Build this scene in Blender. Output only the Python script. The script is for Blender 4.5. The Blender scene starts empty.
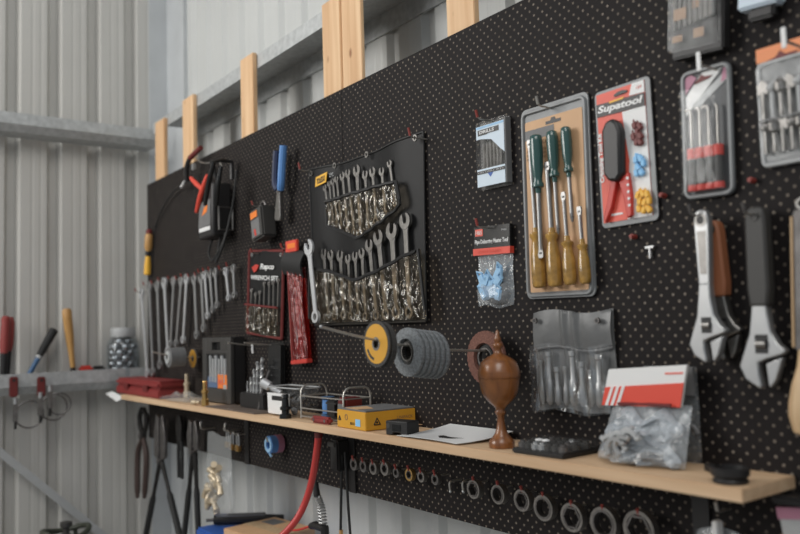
import bpy, bmesh, math, random
from mathutils import Vector, Matrix
random.seed(7)
S = bpy.context.scene
COL = S.collection
PI = math.pi
# ------------------------------------------------------------------ camera
F, YAW, PIT, ROL = 792.06, 2.506006, 0.0783727, -0.032259
CAM = Vector((3.811807, -1.289315, 1.475937))
_w = Vector((math.cos(PIT)*math.cos(YAW), math.cos(PIT)*math.sin(YAW), math.sin(PIT)))
_r0 = Vector((math.sin(YAW), -math.cos(YAW), 0)); _u0 = _r0.cross(_w)
_r = math.cos(ROL)*_r0 + math.sin(ROL)*_u0
_u = -math.sin(ROL)*_r0 + math.cos(ROL)*_u0
def P(px, py, y=None, x=None, z=None):
    """where in the room the point seen at photo position (px,py) lies, on a given plane"""
    d = _w + _r*((px-400)/F) + _u*((267-py)/F)
    if y is not None: t = (y-CAM.y)/d.y
    elif x is not None: t = (x-CAM.x)/d.x
    else: t = (z-CAM.z)/d.z
    return CAM + d*t
cd = bpy.data.cameras.new('camera'); cam = bpy.data.objects.new('camera', cd); COL.objects.link(cam)
m3 = Matrix((_r, _u, -_w)).transposed()
cam.matrix_world = Matrix.Translation(CAM) @ m3.to_4x4()
cd.sensor_width = 36; cd.lens = F*36/800; cd.clip_start = .02
cd.dof.use_dof = True; cd.dof.focus_distance = 2.05; cd.dof.aperture_fstop = 2.2
S.camera = cam

# ------------------------------------------------------------------ materials
def mat(name, c, rough=.5, metal=0, var=0, vscale=30, bump=0, bscale=80, alpha=1, coat=0, stretch=(1,1,1), spec=.5):
    m = bpy.data.materials.new(name); m.use_nodes = True
    nt = m.node_tree; b = nt.nodes['Principled BSDF']
    b.inputs['Base Color'].default_value = (*c, 1); b.inputs['Roughness'].default_value = rough
    b.inputs['Metallic'].default_value = metal; b.inputs['Specular IOR Level'].default_value = spec
    if coat: b.inputs['Coat Weight'].default_value = coat; b.inputs['Coat Roughness'].default_value = .12
    tc = mp = None
    if var or bump:
        tc = nt.nodes.new('ShaderNodeTexCoord'); mp = nt.nodes.new('ShaderNodeMapping')
        mp.inputs['Scale'].default_value = stretch
        nt.links.new(tc.outputs['Object'], mp.inputs['Vector'])
    if var:
        n = nt.nodes.new('ShaderNodeTexNoise'); n.inputs['Scale'].default_value = vscale; n.inputs['Detail'].default_value = 5
        nt.links.new(mp.outputs[0], n.inputs['Vector'])
        rp = nt.nodes.new('ShaderNodeValToRGB')
        rp.color_ramp.elements[0].position = .3; rp.color_ramp.elements[1].position = .7
        rp.color_ramp.elements[0].color = (*[max(0, v*(1-var)) for v in c], 1)
        rp.color_ramp.elements[1].color = (*[min(1, v*(1+var)) for v in c], 1)
        nt.links.new(n.outputs['Fac'], rp.inputs['Fac']); nt.links.new(rp.outputs['Color'], b.inputs['Base Color'])
    if bump:
        n2 = nt.nodes.new('ShaderNodeTexNoise'); n2.inputs['Scale'].default_value = bscale; n2.inputs['Detail'].default_value = 4
        nt.links.new(mp.outputs[0], n2.inputs['Vector'])
        bp = nt.nodes.new('ShaderNodeBump'); bp.inputs['Strength'].default_value = bump; bp.inputs['Distance'].default_value = .004
        nt.links.new(n2.outputs['Fac'], bp.inputs['Height']); nt.links.new(bp.outputs['Normal'], b.inputs['Normal'])
    if alpha < 1:
        b.inputs['Alpha'].default_value = alpha
    return m

def film(name, tint=(1,1,1), gloss=.18, rough=.15, haze=.06, hazec=(.75,.78,.78), bump=.5, bscale=60, stretch=(1,1,1), speckle=0):
    """clear plastic film: see-through, a little haze, crinkled gloss"""
    m = bpy.data.materials.new(name); m.use_nodes = True; nt = m.node_tree
    nt.nodes.clear(); N = nt.nodes.new; L = nt.links.new
    out = N('ShaderNodeOutputMaterial'); tr = N('ShaderNodeBsdfTransparent'); tr.inputs[0].default_value = (*tint, 1)
    gl = N('ShaderNodeBsdfGlossy'); gl.inputs['Roughness'].default_value = rough; gl.inputs['Color'].default_value = (.9,.92,.92,1)
    df = N('ShaderNodeBsdfDiffuse'); df.inputs[0].default_value = (*hazec, 1)
    tc = N('ShaderNodeTexCoord'); mp = N('ShaderNodeMapping'); mp.inputs['Scale'].default_value = stretch
    n = N('ShaderNodeTexNoise'); n.inputs['Scale'].default_value = bscale; n.inputs['Detail'].default_value = 5
    L(tc.outputs['Object'], mp.inputs[0]); L(mp.outputs[0], n.inputs['Vector'])
    bp = N('ShaderNodeBump'); bp.inputs['Strength'].default_value = bump; bp.inputs['Distance'].default_value = .012
    L(n.outputs['Fac'], bp.inputs['Height']); L(bp.outputs[0], gl.inputs['Normal'])
    m1 = N('ShaderNodeMixShader'); m1.inputs[0].default_value = haze; L(tr.outputs[0], m1.inputs[1]); L(df.outputs[0], m1.inputs[2])
    m2 = N('ShaderNodeMixShader'); m2.inputs[0].default_value = gloss; L(m1.outputs[0], m2.inputs[1]); L(gl.outputs[0], m2.inputs[2])
    if speckle:
        n2 = N('ShaderNodeTexNoise'); n2.inputs['Scale'].default_value = speckle; n2.inputs['Detail'].default_value = 3; L(mp.outputs[0], n2.inputs['Vector'])
        mr = N('ShaderNodeMapRange'); mr.inputs['From Min'].default_value = .50; mr.inputs['From Max'].default_value = .68; mr.inputs['To Min'].default_value = .01; mr.inputs['To Max'].default_value = gloss
        L(n2.outputs['Fac'], mr.inputs['Value']); L(mr.outputs[0], m2.inputs[0])
    L(m2.outputs[0], out.inputs[0])
    return m

def wood(name, c1, c2, scale=1.0, axis=2, rough=.6, coat=0, knots=False):
    m = bpy.data.materials.new(name); m.use_nodes = True; nt = m.node_tree; N = nt.nodes.new; L = nt.links.new
    b = nt.nodes['Principled BSDF']; b.inputs['Roughness'].default_value = rough
    if coat: b.inputs['Coat Weight'].default_value = coat; b.inputs['Coat Roughness'].default_value = .2
    tc = N('ShaderNodeTexCoord'); mp = N('ShaderNodeMapping')
    sc = [26*scale]*3; sc[axis] = 1.6*scale; mp.inputs['Scale'].default_value = sc
    L(tc.outputs['Object'], mp.inputs[0])
    n = N('ShaderNodeTexNoise'); n.inputs['Scale'].default_value = 1.6; n.inputs['Detail'].default_value = 7; n.inputs['Distortion'].default_value = .6
    L(mp.outputs[0], n.inputs['Vector'])
    rp = N('ShaderNodeValToRGB'); rp.color_ramp.elements[0].position = .32; rp.color_ramp.elements[1].position = .68
    rp.color_ramp.elements[0].color = (*c1, 1); rp.color_ramp.elements[1].color = (*c2, 1)
    L(n.outputs['Fac'], rp.inputs[0]); last = rp.outputs[0]
    if knots:
        mp2 = N('ShaderNodeMapping'); s2 = [9]*3; s2[axis] = 5; mp2.inputs['Scale'].default_value = s2; L(tc.outputs['Object'], mp2.inputs[0])
        v = N('ShaderNodeTexVoronoi'); v.inputs['Scale'].default_value = 1.25; L(mp2.outputs[0], v.inputs['Vector'])
        r2 = N('ShaderNodeValToRGB'); r2.color_ramp.elements[0].position = .07; r2.color_ramp.elements[1].position = .13
        r2.color_ramp.elements[0].color = (.32,.15,.05,1); r2.color_ramp.elements[1].color = (1,1,1,1)
        L(v.outputs['Distance'], r2.inputs[0])
        mx = N('ShaderNodeMix'); mx.data_type = 'RGBA'; mx.blend_type = 'MULTIPLY'; mx.inputs['Factor'].default_value = .75
        L(last, mx.inputs['A']); L(r2.outputs[0], mx.inputs['B']); last = mx.outputs['Result']
    L(last, b.inputs['Base Color'])
    return m

def pegboard_mat():
    m = bpy.data.materials.new('pegboard'); m.use_nodes = True; nt = m.node_tree; N = nt.nodes.new; L = nt.links.new
    b = nt.nodes['Principled BSDF']; b.inputs['Roughness'].default_value = .62; b.inputs['Specular IOR Level'].default_value = .13
    tc = N('ShaderNodeTexCoord'); sp = N('ShaderNodeSeparateXYZ'); L(tc.outputs['Object'], sp.inputs[0])
    def math_(op, a, v=None, c=None):
        n = N('ShaderNodeMath'); n.operation = op
        if isinstance(a, (int,float)): n.inputs[0].default_value = a
        else: L(a, n.inputs[0])
        if v is not None:
            if isinstance(v, (int,float)): n.inputs[1].default_value = v
            else: L(v, n.inputs[1])
        return n.outputs[0]
    p = .0254
    u = math_('DIVIDE', sp.outputs['X'], p); v = math_('DIVIDE', sp.outputs['Z'], p)
    ds = []
    for off in (0, .5):
        a = math_('SUBTRACT', math_('FRACT', math_('ADD', u, off+40)), .5)
        c = math_('SUBTRACT', math_('FRACT', math_('ADD', v, off+40)), .5)
        ds.append(math_('ADD', math_('MULTIPLY', a, a), math_('MULTIPLY', c, c)))
    d = math_('SQRT', math_('MINIMUM', ds[0], ds[1]))
    hole = math_('LESS_THAN', d, .105)
    nz = N('ShaderNodeTexNoise'); nz.inputs['Scale'].default_value = 22; nz.inputs['Detail'].default_value = 2; L(tc.outputs['Object'], nz.inputs['Vector'])
    rp = N('ShaderNodeValToRGB'); rp.color_ramp.elements[0].position = .35; rp.color_ramp.elements[1].position = .7
    rp.color_ramp.elements[0].color = (.10,.082,.064,1); rp.color_ramp.elements[1].color = (.235,.20,.165,1)
    L(nz.outputs['Fac'], rp.inputs[0])
    n3 = N('ShaderNodeTexNoise'); n3.inputs['Scale'].default_value = 6; L(tc.outputs['Object'], n3.inputs['Vector'])
    r3 = N('ShaderNodeValToRGB'); r3.color_ramp.elements[0].color = (.0125,.0105,.0105,1); r3.color_ramp.elements[1].color = (.0175,.0150,.0148,1)
    L(n3.outputs['Fac'], r3.inputs[0])
    mx = N('ShaderNodeMix'); mx.data_type = 'RGBA'; L(hole, mx.inputs['Factor']); L(r3.outputs[0], mx.inputs['A']); L(rp.outputs[0], mx.inputs['B'])
    L(mx.outputs['Result'], b.inputs['Base Color'])
    return m

M = {}
M['peg'] = pegboard_mat()
M['sheet'] = mat('painted_steel_sheet', (.53,.52,.49), .45, 0, .03, 3, spec=.4)
M['sheet2'] = mat('painted_steel_sheet_pale', (.56,.57,.555), .45, 0, .03, 3, spec=.4)
M['galv'] = mat('galvanised', (.47,.485,.485), .5, .35, .16, 45)
M['post'] = mat('grey_post', (.50,.52,.53), .5, .0, .06, 8)
M['conc'] = mat('concrete', (.34,.33,.31), .85, 0, .15, 6, .2, 40)
M['pine'] = wood('pine_stud', (.64,.385,.20), (.80,.55,.325), .7, 2, knots=True)
M['ply'] = wood('pine_shelf', (.53,.345,.20), (.67,.475,.30), .8, 0)
M['urn'] = wood('turned_wood', (.15,.050,.014), (.29,.105,.026), 1.6, 2, rough=.33, coat=.5)
M['handle_wood'] = wood('handle_wood', (.42,.22,.07), (.58,.33,.11), 2, 2, rough=.45)
M['pale_wood'] = wood('pale_wood', (.50,.33,.18), (.65,.47,.28), 2, 2, rough=.5)
M['black'] = mat('black_plastic', (.017,.016,.016), .45, bump=.05)
M['black_r'] = mat('black_rubber', (.014,.014,.014), .7)
M['black_g'] = mat('black_gloss', (.012,.012,.012), .22)
M['dkgrey'] = mat('dark_grey_plastic', (.045,.043,.04), .5)
M['midgrey'] = mat('mid_grey', (.16,.16,.16), .55, 0, .1)
M['ltgrey'] = mat('light_grey', (.42,.43,.43), .5, 0, .05)
M['white'] = mat('white_card', (.78,.78,.77), .5)
M['vinyl'] = mat('black_vinyl', (.0125,.0125,.013), .5, 0, .12, 8, .5, 7, spec=.22)
M['binding'] = mat('black_binding', (.010,.010,.010), .6)
M['whitesteel'] = mat('pale_steel', (.60,.61,.62), .42, .5)
M['chrome'] = mat('chrome', (.33,.33,.325), .42, 1, .1, 60)
M['steel'] = mat('satin_steel', (.245,.235,.222), .38, .9, .2, 50)
M['steel_b'] = mat('bright_steel', (.45,.455,.455), .38, .75, .05, 30)
M['ballsteel'] = mat('polished_ball', (.30,.31,.32), .16, 1)
M['dksteel'] = mat('dark_steel', (.16,.15,.145), .45, .8, .25, 40)
M['ringsteel'] = mat('dull_ring_steel', (.24,.225,.21), .45, .8, .25, 40)
M['iron'] = mat('blackened_iron', (.03,.028,.027), .5, .6, .3, 40)
M['wire'] = mat('wire', (.48,.46,.42), .4, .8)
M['brass'] = mat('brass', (.62,.40,.15), .3, .9, .15, 40)
M['brass_p'] = mat('pale_brass', (.55,.46,.33), .45, .45, .15, 40)
M['red'] = mat('red', (.56,.05,.035), .45)
M['redlabel'] = mat('red_label', (.72,.075,.045), .45)
M['coral'] = mat('coral_card', (.76,.125,.085), .5)
M['dullred'] = mat('dull_red', (.27,.045,.04), .55)
M['dkred'] = mat('dark_red', (.15,.020,.018), .5)
M['redbox'] = mat('red_box', (.24,.03,.028), .55, 0, .1, 20)
M['orange'] = mat('orange', (.85,.22,.03), .5)
M['orange_p'] = mat('pale_orange_card', (.82,.30,.13), .55)
M['tipred'] = mat('red_peg', (.26,.042,.032), .5)
M['yellow'] = mat('yellow_card', (.66,.335,.03), .5, 0, .05, 10)
M['amber'] = mat('amber_print', (.85,.47,.05), .5)
M['blue'] = mat('blue', (.035,.11,.40), .5)
M['blue_h'] = mat('blue_grip', (.10,.25,.55), .5)
M['ltblue'] = mat('pale_blue', (.30,.52,.74), .5, 0, .1, 40)
M['cyan'] = mat('cyan', (.25,.55,.85), .5)
M['dullblue'] = mat('dull_blue_paint', (.05,.12,.24), .5)
M['navy'] = mat('navy', (.015,.025,.07), .45)
M['pink'] = mat('pink', (.45,.20,.28), .5)
M['green_h'] = mat('green_handle', (.030,.088,.080), .2, 0, coat=.5)
M['gold_h'] = mat('amber_handle', (.37,.21,.05), .16, 0, .45, 45, coat=.5)
M['tan'] = mat('tan_card', (.64,.395,.22), .6, 0, .05, 12)
M['tan_print'] = mat('tan_print', (.28,.16,.085), .6)
M['flap'] = mat('grey_abrasive', (.20,.215,.225), .85, 0, .35, 220, .6, 300)
M['flapb'] = mat('brown_abrasive', (.17,.075,.055), .85, 0, .3, 220, .6, 300)
M['cutdisc'] = mat('dark_abrasive', (.06,.058,.055), .85, 0, .3, 250)
M['olive'] = mat('olive_paint', (.045,.05,.035), .5, 0, .1)
M['greyvinyl'] = mat('grey_vinyl', (.135,.138,.138), .38, 0, .1, 20, .3, 30)
M['hosered'] = mat('red_hose', (.50,.045,.04), .4)
M['clearcase'] = film('clear_case', gloss=.018, haze=.008, bump=.15, bscale=20)
M['clear'] = film('clear_blister', gloss=.015, haze=.006, bump=.25, bscale=30)
M['pocket'] = film('crinkled_pocket', tint=(.93,.88,.80), gloss=.32, rough=.14, haze=.012, hazec=(.5,.42,.32), bump=1.0, bscale=85, stretch=(1,1,.5), speckle=110)
M['bagfilm'] = film('bag_film', gloss=.09, haze=.13, bump=.9, bscale=28)
M['milky'] = film('milky_film', gloss=.06, haze=.24, hazec=(.62,.66,.69), bump=.8, bscale=25)
M['greybag'] = film('smoky_film', gloss=.06, haze=.12, hazec=(.40,.42,.43), bump=.8, bscale=30)
M['liner'] = mat('pale_blue_grey_plastic', (.42,.455,.485), .3, 0, .25, 30, .4, 40)
M['paleblue_w'] = mat('pale_blue_white_card', (.60,.70,.79), .5)
M['tubfilm'] = film('tub_film', gloss=.05, haze=.22, hazec=(.6,.62,.63), bump=0)
M['pouchfilm'] = film('pouch_film', gloss=.30, rough=.15, haze=.05, hazec=(.4,.41,.42), bump=.8, bscale=22, stretch=(1,1,.4), speckle=26)
M['jar'] = film('jar_plastic', tint=(.9,.93,.95), gloss=.05, haze=.04, bump=.0)
M['blistergrey'] = mat('grey_blister', (.20,.21,.215), .4, 0, .1, 20)
M['redvinyl'] = film('red_vinyl', tint=(.9,.25,.2), gloss=.05, haze=.20, hazec=(.24,.03,.026), bump=.7, bscale=40)

# ------------------------------------------------------------------ mesh builder
class MB:
    def __init__(s): s.b = bmesh.new()
    def box(s, x0, x1, y0, y1, z0, z1, bev=0, mx=None):
        g = bmesh.ops.create_cube(s.b, size=1)['verts']
        for v in g: v.co = Vector(((x0+x1)/2+v.co.x*(x1-x0), (y0+y1)/2+v.co.y*(y1-y0), (z0+z1)/2+v.co.z*(z1-z0)))
        if bev:
            ed = list({e for v in g for e in v.link_edges})
            r = bmesh.ops.bevel(s.b, geom=ed, offset=bev, segments=2, affect='EDGES')
            g = list({v for f in r['faces'] for v in f.verts} | {v for v in g if v.is_valid})
        if mx is not None:
            for v in g: v.co = mx @ v.co
        return s
    def cyl(s, a, b_, r0, r1=None, n=14):
        a = Vector(a); b_ = Vector(b_); r1 = r0 if r1 is None else r1
        return s.tube([a, b_], [r0, r1], n)
    def tube(s, pts, r, n=8, closed=False):
        pts = [Vector(p) for p in pts]; N = len(pts)
        rs = r if isinstance(r, (list, tuple)) else [r]*N
        t0 = (pts[1]-pts[0]).normalized()
        ref = Vector((0,0,1)) if abs(t0.z) < .9 else Vector((1,0,0))
        nrm = (ref - t0*ref.dot(t0)).normalized(); rings = []
        for i, p in enumerate(pts):
            if closed: t = pts[(i+1) % N]-pts[i-1]
            else: t = pts[min(i+1, N-1)]-pts[max(i-1, 0)]
            t.normalize(); nrm = (nrm - t*nrm.dot(t))
            if nrm.length < 1e-5: nrm = t.orthogonal()
            nrm.normalize(); bi = t.cross(nrm)
            rings.append([s.b.verts.new(p+(nrm*math.cos(2*PI*k/n)+bi*math.sin(2*PI*k/n))*rs[i]) for k in range(n)])
        for i in range(N if closed else N-1):
            A, B = rings[i], rings[(i+1) % N]
            for k in range(n): s.b.faces.new((A[k], A[(k+1) % n], B[(k+1) % n], B[k]))
        if not closed: s.b.faces.new(rings[0][::-1]); s.b.faces.new(rings[-1])
        return s
    def lathe(s, prof, o=(0,0,0), axis='z', n=28, d=None):
        """prof: (radius, height) pairs, closed by caps"""
        o = Vector(o)
        D = Vector(d).normalized() if d else {'z': Vector((0,0,1)), 'y': Vector((0,1,0)), 'x': Vector((1,0,0))}[axis]
        A = D.orthogonal().normalized(); B = D.cross(A); rings = []
        for r, h in prof:
            rings.append([s.b.verts.new(o+D*h+(A*math.cos(2*PI*k/n)+B*math.sin(2*PI*k/n))*max(r, 1e-4)) for k in range(n)])
        for R0, R1 in zip(rings, rings[1:]):
            for k in range(n): s.b.faces.new((R0[k], R0[(k+1) % n], R1[(k+1) % n], R1[k]))
        s.b.faces.new(rings[0][::-1]); s.b.faces.new(rings[-1])
        return s
    def annulus(s, ro, ri, y0, y1, c=(0,0), n=32):
        """ring around the y axis at local (x,z)=c"""
        pr = [(ro, y0), (ro, y1), (ri, y1), (ri, y0)]; R = []
        for r, y in pr: R.append([s.b.verts.new((c[0]+r*math.cos(2*PI*k/n), y, c[1]+r*math.sin(2*PI*k/n))) for k in range(n)])
        for i in range(4):
            A, B = R[i], R[(i+1) % 4]
            for k in range(n): s.b.faces.new((A[k], A[(k+1) % n], B[(k+1) % n], B[k]))
        return s
    def prism(s, poly, y0, y1):
        """outline in x,z carried from y0 to y1"""
        a = [s.b.verts.new((x, y0, z)) for x, z in poly]; b_ = [s.b.verts.new((x, y1, z)) for x, z in poly]
        n = len(poly); s.b.faces.new(a); s.b.faces.new(b_[::-1])
        for i in range(n): s.b.faces.new((a[i], b_[i], b_[(i+1) % n], a[(i+1) % n]))
        return s
    def hprism(s, poly, z0, z1):
        """outline in x,y carried from z0 to z1"""
        a = [s.b.verts.new((x, y, z0)) for x, y in poly]; b_ = [s.b.verts.new((x, y, z1)) for x, y in poly]
        n = len(poly); s.b.faces.new(a[::-1]); s.b.faces.new(b_)
        for i in range(n): s.b.faces.new((a[i], a[(i+1) % n], b_[(i+1) % n], b_[i]))
        return s
    def shell(s, f, nu, nv, t):
        """f(u,v)->Vector surface with thickness t along +y"""
        A = [[s.b.verts.new(f(i/nu, j/nv)) for j in range(nv+1)] for i in range(nu+1)]
        B = [[s.b.verts.new(f(i/nu, j/nv)+Vector((0,t,0))) for j in range(nv+1)] for i in range(nu+1)]
        for i in range(nu):
            for j in range(nv):
                s.b.faces.new((A[i][j], A[i+1][j], A[i+1][j+1], A[i][j+1]))
                s.b.faces.new((B[i][j], B[i][j+1], B[i+1][j+1], B[i+1][j]))
        for i in range(nu):
            s.b.faces.new((A[i][0], B[i][0], B[i+1][0], A[i+1][0])); s.b.faces.new((A[i][nv], A[i+1][nv], B[i+1][nv], B[i][nv]))
        for j in range(nv):
            s.b.faces.new((A[0][j], A[0][j+1], B[0][j+1], B[0][j])); s.b.faces.new((A[nu][j], B[nu][j], B[nu][j+1], A[nu][j+1]))
        return s
    def pillow(s, f, nu, nv, depth, wr=.1, seed=0):
        """closed bag: two sheets that meet at the rim; f(u,v)->(x,z), bulging by depth(u,v) towards -y"""
        rnd = random.Random(seed)
        A = [[None]*(nv+1) for _ in range(nu+1)]; B = [[None]*(nv+1) for _ in range(nu+1)]
        for i in range(nu+1):
            for j in range(nv+1):
                u, v = i/nu, j/nv; x, z = f(u, v); dd = depth(u, v); rim = i in (0, nu) or j in (0, nv)
                k = 0 if rim else (1+rnd.uniform(-wr, wr))
                yf = -dd*k if not rim else 0
                A[i][j] = s.b.verts.new((x, yf, z)); B[i][j] = A[i][j] if rim else s.b.verts.new((x, .001+dd*.12*k, z))
        for i in range(nu):
            for j in range(nv):
                s.b.faces.new((A[i][j], A[i+1][j], A[i+1][j+1], A[i][j+1]))
                q = (B[i][j], B[i][j+1], B[i+1][j+1], B[i+1][j])
                if set(q) != {A[i][j], A[i+1][j], A[i+1][j+1], A[i][j+1]}: s.b.faces.new(q)
        return s
    def sph(s, c, r, u=14, v=10, sc=(1,1,1)):
        g = bmesh.ops.create_uvsphere(s.b, u_segments=u, v_segments=v, radius=r)['verts']
        for q in g: q.co = Vector((q.co.x*sc[0], q.co.y*sc[1], q.co.z*sc[2]))+Vector(c)
        return s
    def build(s, name, m, parent=None, smooth=35, bev=0, sub=0):
        bmesh.ops.recalc_face_normals(s.b, faces=s.b.faces[:])
        me = bpy.data.meshes.new(name); s.b.to_mesh(me); s.b.free()
        o = bpy.data.objects.new(name, me); COL.objects.link(o)
        me.materials.append(M[m] if isinstance(m, str) else m)
        for p in me.polygons: p.use_smooth = True
        me.set_sharp_from_angle(angle=math.radians(smooth))
        if parent: o.parent = parent
        if bev:
            bm_ = o.modifiers.new('bevel', 'BEVEL'); bm_.width = bev; bm_.segments = 2; bm_.limit_method = 'ANGLE'; bm_.angle_limit = .6
        if sub:
            sm = o.modifiers.new('smooth', 'SUBSURF'); sm.levels = sub; sm.render_levels = sub
        return o

def tag(o, label, cat, group=None):
    o['label'] = label; o['category'] = cat
    if group: o['group'] = group
    return o
def thing(name, label, cat, loc=(0,0,0), tilt=0, yaw=0, group=None, lean=0):
    o = bpy.data.objects.new(name, None); COL.objects.link(o); o.empty_display_size = .02
    o.matrix_world = Matrix.Translation(Vector(loc)) @ Matrix.Rotation(yaw, 4, 'Z') @ Matrix.Rotation(tilt, 4, 'Y') @ Matrix.Rotation(lean, 4, 'X')
    return tag(o, label, cat, group)
def struct(o): o['kind'] = 'structure'; return o
def arc(c, r, a0, a1, n=10, plane='xz'):
    out = []
    for i in range(n+1):
        a = math.radians(a0+(a1-a0)*i/n); u, v = r*math.cos(a), r*math.sin(a)
        out.append(Vector((c[0]+u, c[1], c[2]+v)) if plane == 'xz' else Vector((c[0]+u, c[1]+v, c[2])) if plane == 'xy' else Vector((c[0], c[1]+u, c[2]+v)))
    return out
def smooth_path(pts, k=6):
    pts = [Vector(p) for p in pts]; out = []
    q = [pts[0]*2-pts[1]]+pts+[pts[-1]*2-pts[-2]]
    for i in range(1, len(q)-2):
        a, b, c, d = q[i-1:i+3]
        for j in range(k):
            t = j/k
            out.append(.5*((2*b)+(c-a)*t+(2*a-5*b+4*c-d)*t*t+(3*b-a-3*c+d)*t**3))
    out.append(pts[-1]); return out
def text(s, parent, m, x0, x1, z0, z1, y, shear=0, up=False, name='lettering', bold=0, mx=None):
    """flat lettering filling the local rectangle, facing -y"""
    cu = bpy.data.curves.new('t', 'FONT'); cu.body = s; cu.size = 1; cu.extrude = .01; cu.resolution_u = 3; cu.shear = shear; cu.offset = bold
    to = bpy.data.objects.new('t', cu); COL.objects.link(to)
    me = bpy.data.meshes.new_from_object(to.evaluated_get(bpy.context.evaluated_depsgraph_get()))
    bpy.data.objects.remove(to); bpy.data.curves.remove(cu)
    xs = [v.co.x for v in me.vertices]; ys = [v.co.y for v in me.vertices]
    ax, bx, ay, by = min(xs), max(xs), min(ys), max(ys)
    for v in me.vertices:
        u = (v.co.x-ax)/(bx-ax); w = (v.co.y-ay)/(by-ay); e = y - (.0004 if v.co.z > 0 else 0)
        if up: q = Vector((x0+(1-w)*(x1-x0), e, z0+u*(z1-z0)))
        else: q = Vector((x0+u*(x1-x0), e, z0+w*(z1-z0)))
        v.co = mx @ q if mx is not None else q
    me.materials.append(M[m]); me.name = name
    o = bpy.data.objects.new(name, me); COL.objects.link(o); o.parent = parent
    return o
class Rect:
    """true rectangle hanging in a plane y, fitted to four seen corners TL TR BR BL"""
    def __init__(s, TL, TR, BR, BL, y=0):
        a, b, c, d = [P(*q, y=y) for q in (TL, TR, BR, BL)]
        ux = (b-a)+(c-d); ux.y = 0; s.W = ux.length/2; s.H = ((a-d)+(b-c)).length/2
        uz = (a-d)+(b-c); uz.y = 0
        g1 = math.atan2(-ux.z, ux.x); g2 = math.atan2(uz.x, uz.z); s.ang = (g1+g2)/2
        s.c = (a+b+c+d)/4; s.y = y
        s.ez = Vector((math.sin(s.ang), 0, math.cos(s.ang))); s.ex = Vector((math.cos(s.ang), 0, -math.sin(s.ang)))
        s.o = s.c - s.ez*s.H/2
    def loc(s, px, py, y=None):
        d = P(px, py, y=s.y if y is None else y) - s.o
        return d.dot(s.ex), d.dot(s.ez)
    def thing(s, name, label, cat, y=0, group=None):
        return thing(name, label, cat, (s.o.x, y, s.o.z), tilt=s.ang, group=group)
def rrect(x0, x1, z0, z1, r, n=4):
    out = []
    for cx, cz, a0 in ((x1-r, z0+r, -90), (x1-r, z1-r, 0), (x0+r, z1-r, 90), (x0+r, z0+r, 180)):
        for i in range(n+1):
            a = math.radians(a0+90*i/n); out.append((cx+r*math.cos(a), cz+r*math.sin(a)))
    return out
ORD = ['first','second','third','fourth','fifth','sixth','seventh','eighth','ninth','tenth','eleventh','twelfth','thirteenth','fourteenth']

# ------------------------------------------------------------------ the setting
b = MB(); b.box(-.3, 7, -7, .3, -.1, 0); struct(b.build('floor', 'conc'))
def corrugated(L0, L1, fn, phase, pitch=.187, dep=.035):
    """profile points (along, out) of ribbed sheet"""
    pts = []; k = math.floor((L0-phase)/pitch)-1
    while phase+k*pitch < L1+pitch:
        c = phase+k*pitch
        for da, o in ((-.036,0), (-.018,dep), (.014,dep), (.034,0), (.078,0), (.082,.0010), (.090,.0010), (.095,0), (.116,0), (.121,.0010), (.129,.0010), (.134,0)):
            a = c+da
            if L0 < a < L1: pts.append((a, o))
        k += 1
    return [(L0, pts[0][1])]+pts+[(L1, pts[-1][1])]
def sheet_wall(name, pts, conv, z0, z1, m):
    b = MB(); n = len(pts)
    V = [[b.b.verts.new(conv(a, o, z)) for a, o in pts] for z in (z0, z1)]
    W = [[b.b.verts.new(conv(a, o+.004, z)) for a, o in pts] for z in (z0, z1)]
    for i in range(n-1):
        b.b.faces.new((V[0][i], V[0][i+1], V[1][i+1], V[1][i])); b.b.faces.new((W[0][i], W[1][i], W[1][i+1], W[0][i+1]))
        for r in (0, 1): b.b.faces.new((V[r][i], W[r][i], W[r][i+1], V[r][i+1]))
    return struct(b.build(name, m, smooth=10))
sheet_wall('wall_left', corrugated(-5.0, .10, None, .005), lambda a, o, z: (-.25-o, a, z), 0, 4.2, 'sheet')
sheet_wall('wall_back', corrugated(-.02, 6.0, None, .09, dep=.020), lambda a, o, z: (a, .215+o, z), 0, 4.2, 'sheet2')
b = MB(); b.box(-.31, -.006, .195, .33, 0, 4.2); b.box(-.252, -.244, .098, .196, 0, 4.2); struct(b.build('trim_1', 'post'))
def girt(name, prof, conv, a0, a1):
    b = MB(); n = len(prof)
    A = [b.b.verts.new(conv(a0, d, z)) for d, z in prof]; B = [b.b.verts.new(conv(a1, d, z)) for d, z in prof]
    b.b.faces.new(A); b.b.faces.new(B[::-1])
    for i in range(n): b.b.faces.new((A[i], B[i], B[(i+1) % n], A[(i+1) % n]))
    return struct(b.build(name, 'galv', smooth=20))
# back girt: front flange, web on top, rear flange (open below)
gp = [(y_-.024 if y_ < .1 else y_, z_-.016 if y_ < .1 else z_-.01) for y_, z_ in [(.05,2.54),(.213,2.54),(.213,2.463),(.205,2.463),(.205,2.533),(.055,2.533),(.055,2.487),(.05,2.487)]]
girt('trim_2', gp, lambda a, d, z: (a, d, z), .02, 5.5)
# left girts: open trough, rolled lower lip
def lg(zt, h=.095):
    return [(-.1,zt),(-.1,zt-h*.62),(-.128,zt-h),(-.246,zt-h),(-.246,zt-h+.006),(-.132,zt-h+.006),(-.106,zt-h*.58),(-.106,zt)]
girt('trim_3', lg(1.331), lambda a, d, z: (d, a, z), -4.5, .09)
girt('trim_4', lg(2.527, .085), lambda a, d, z: (d, a, z), -4.5, .085)
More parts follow.
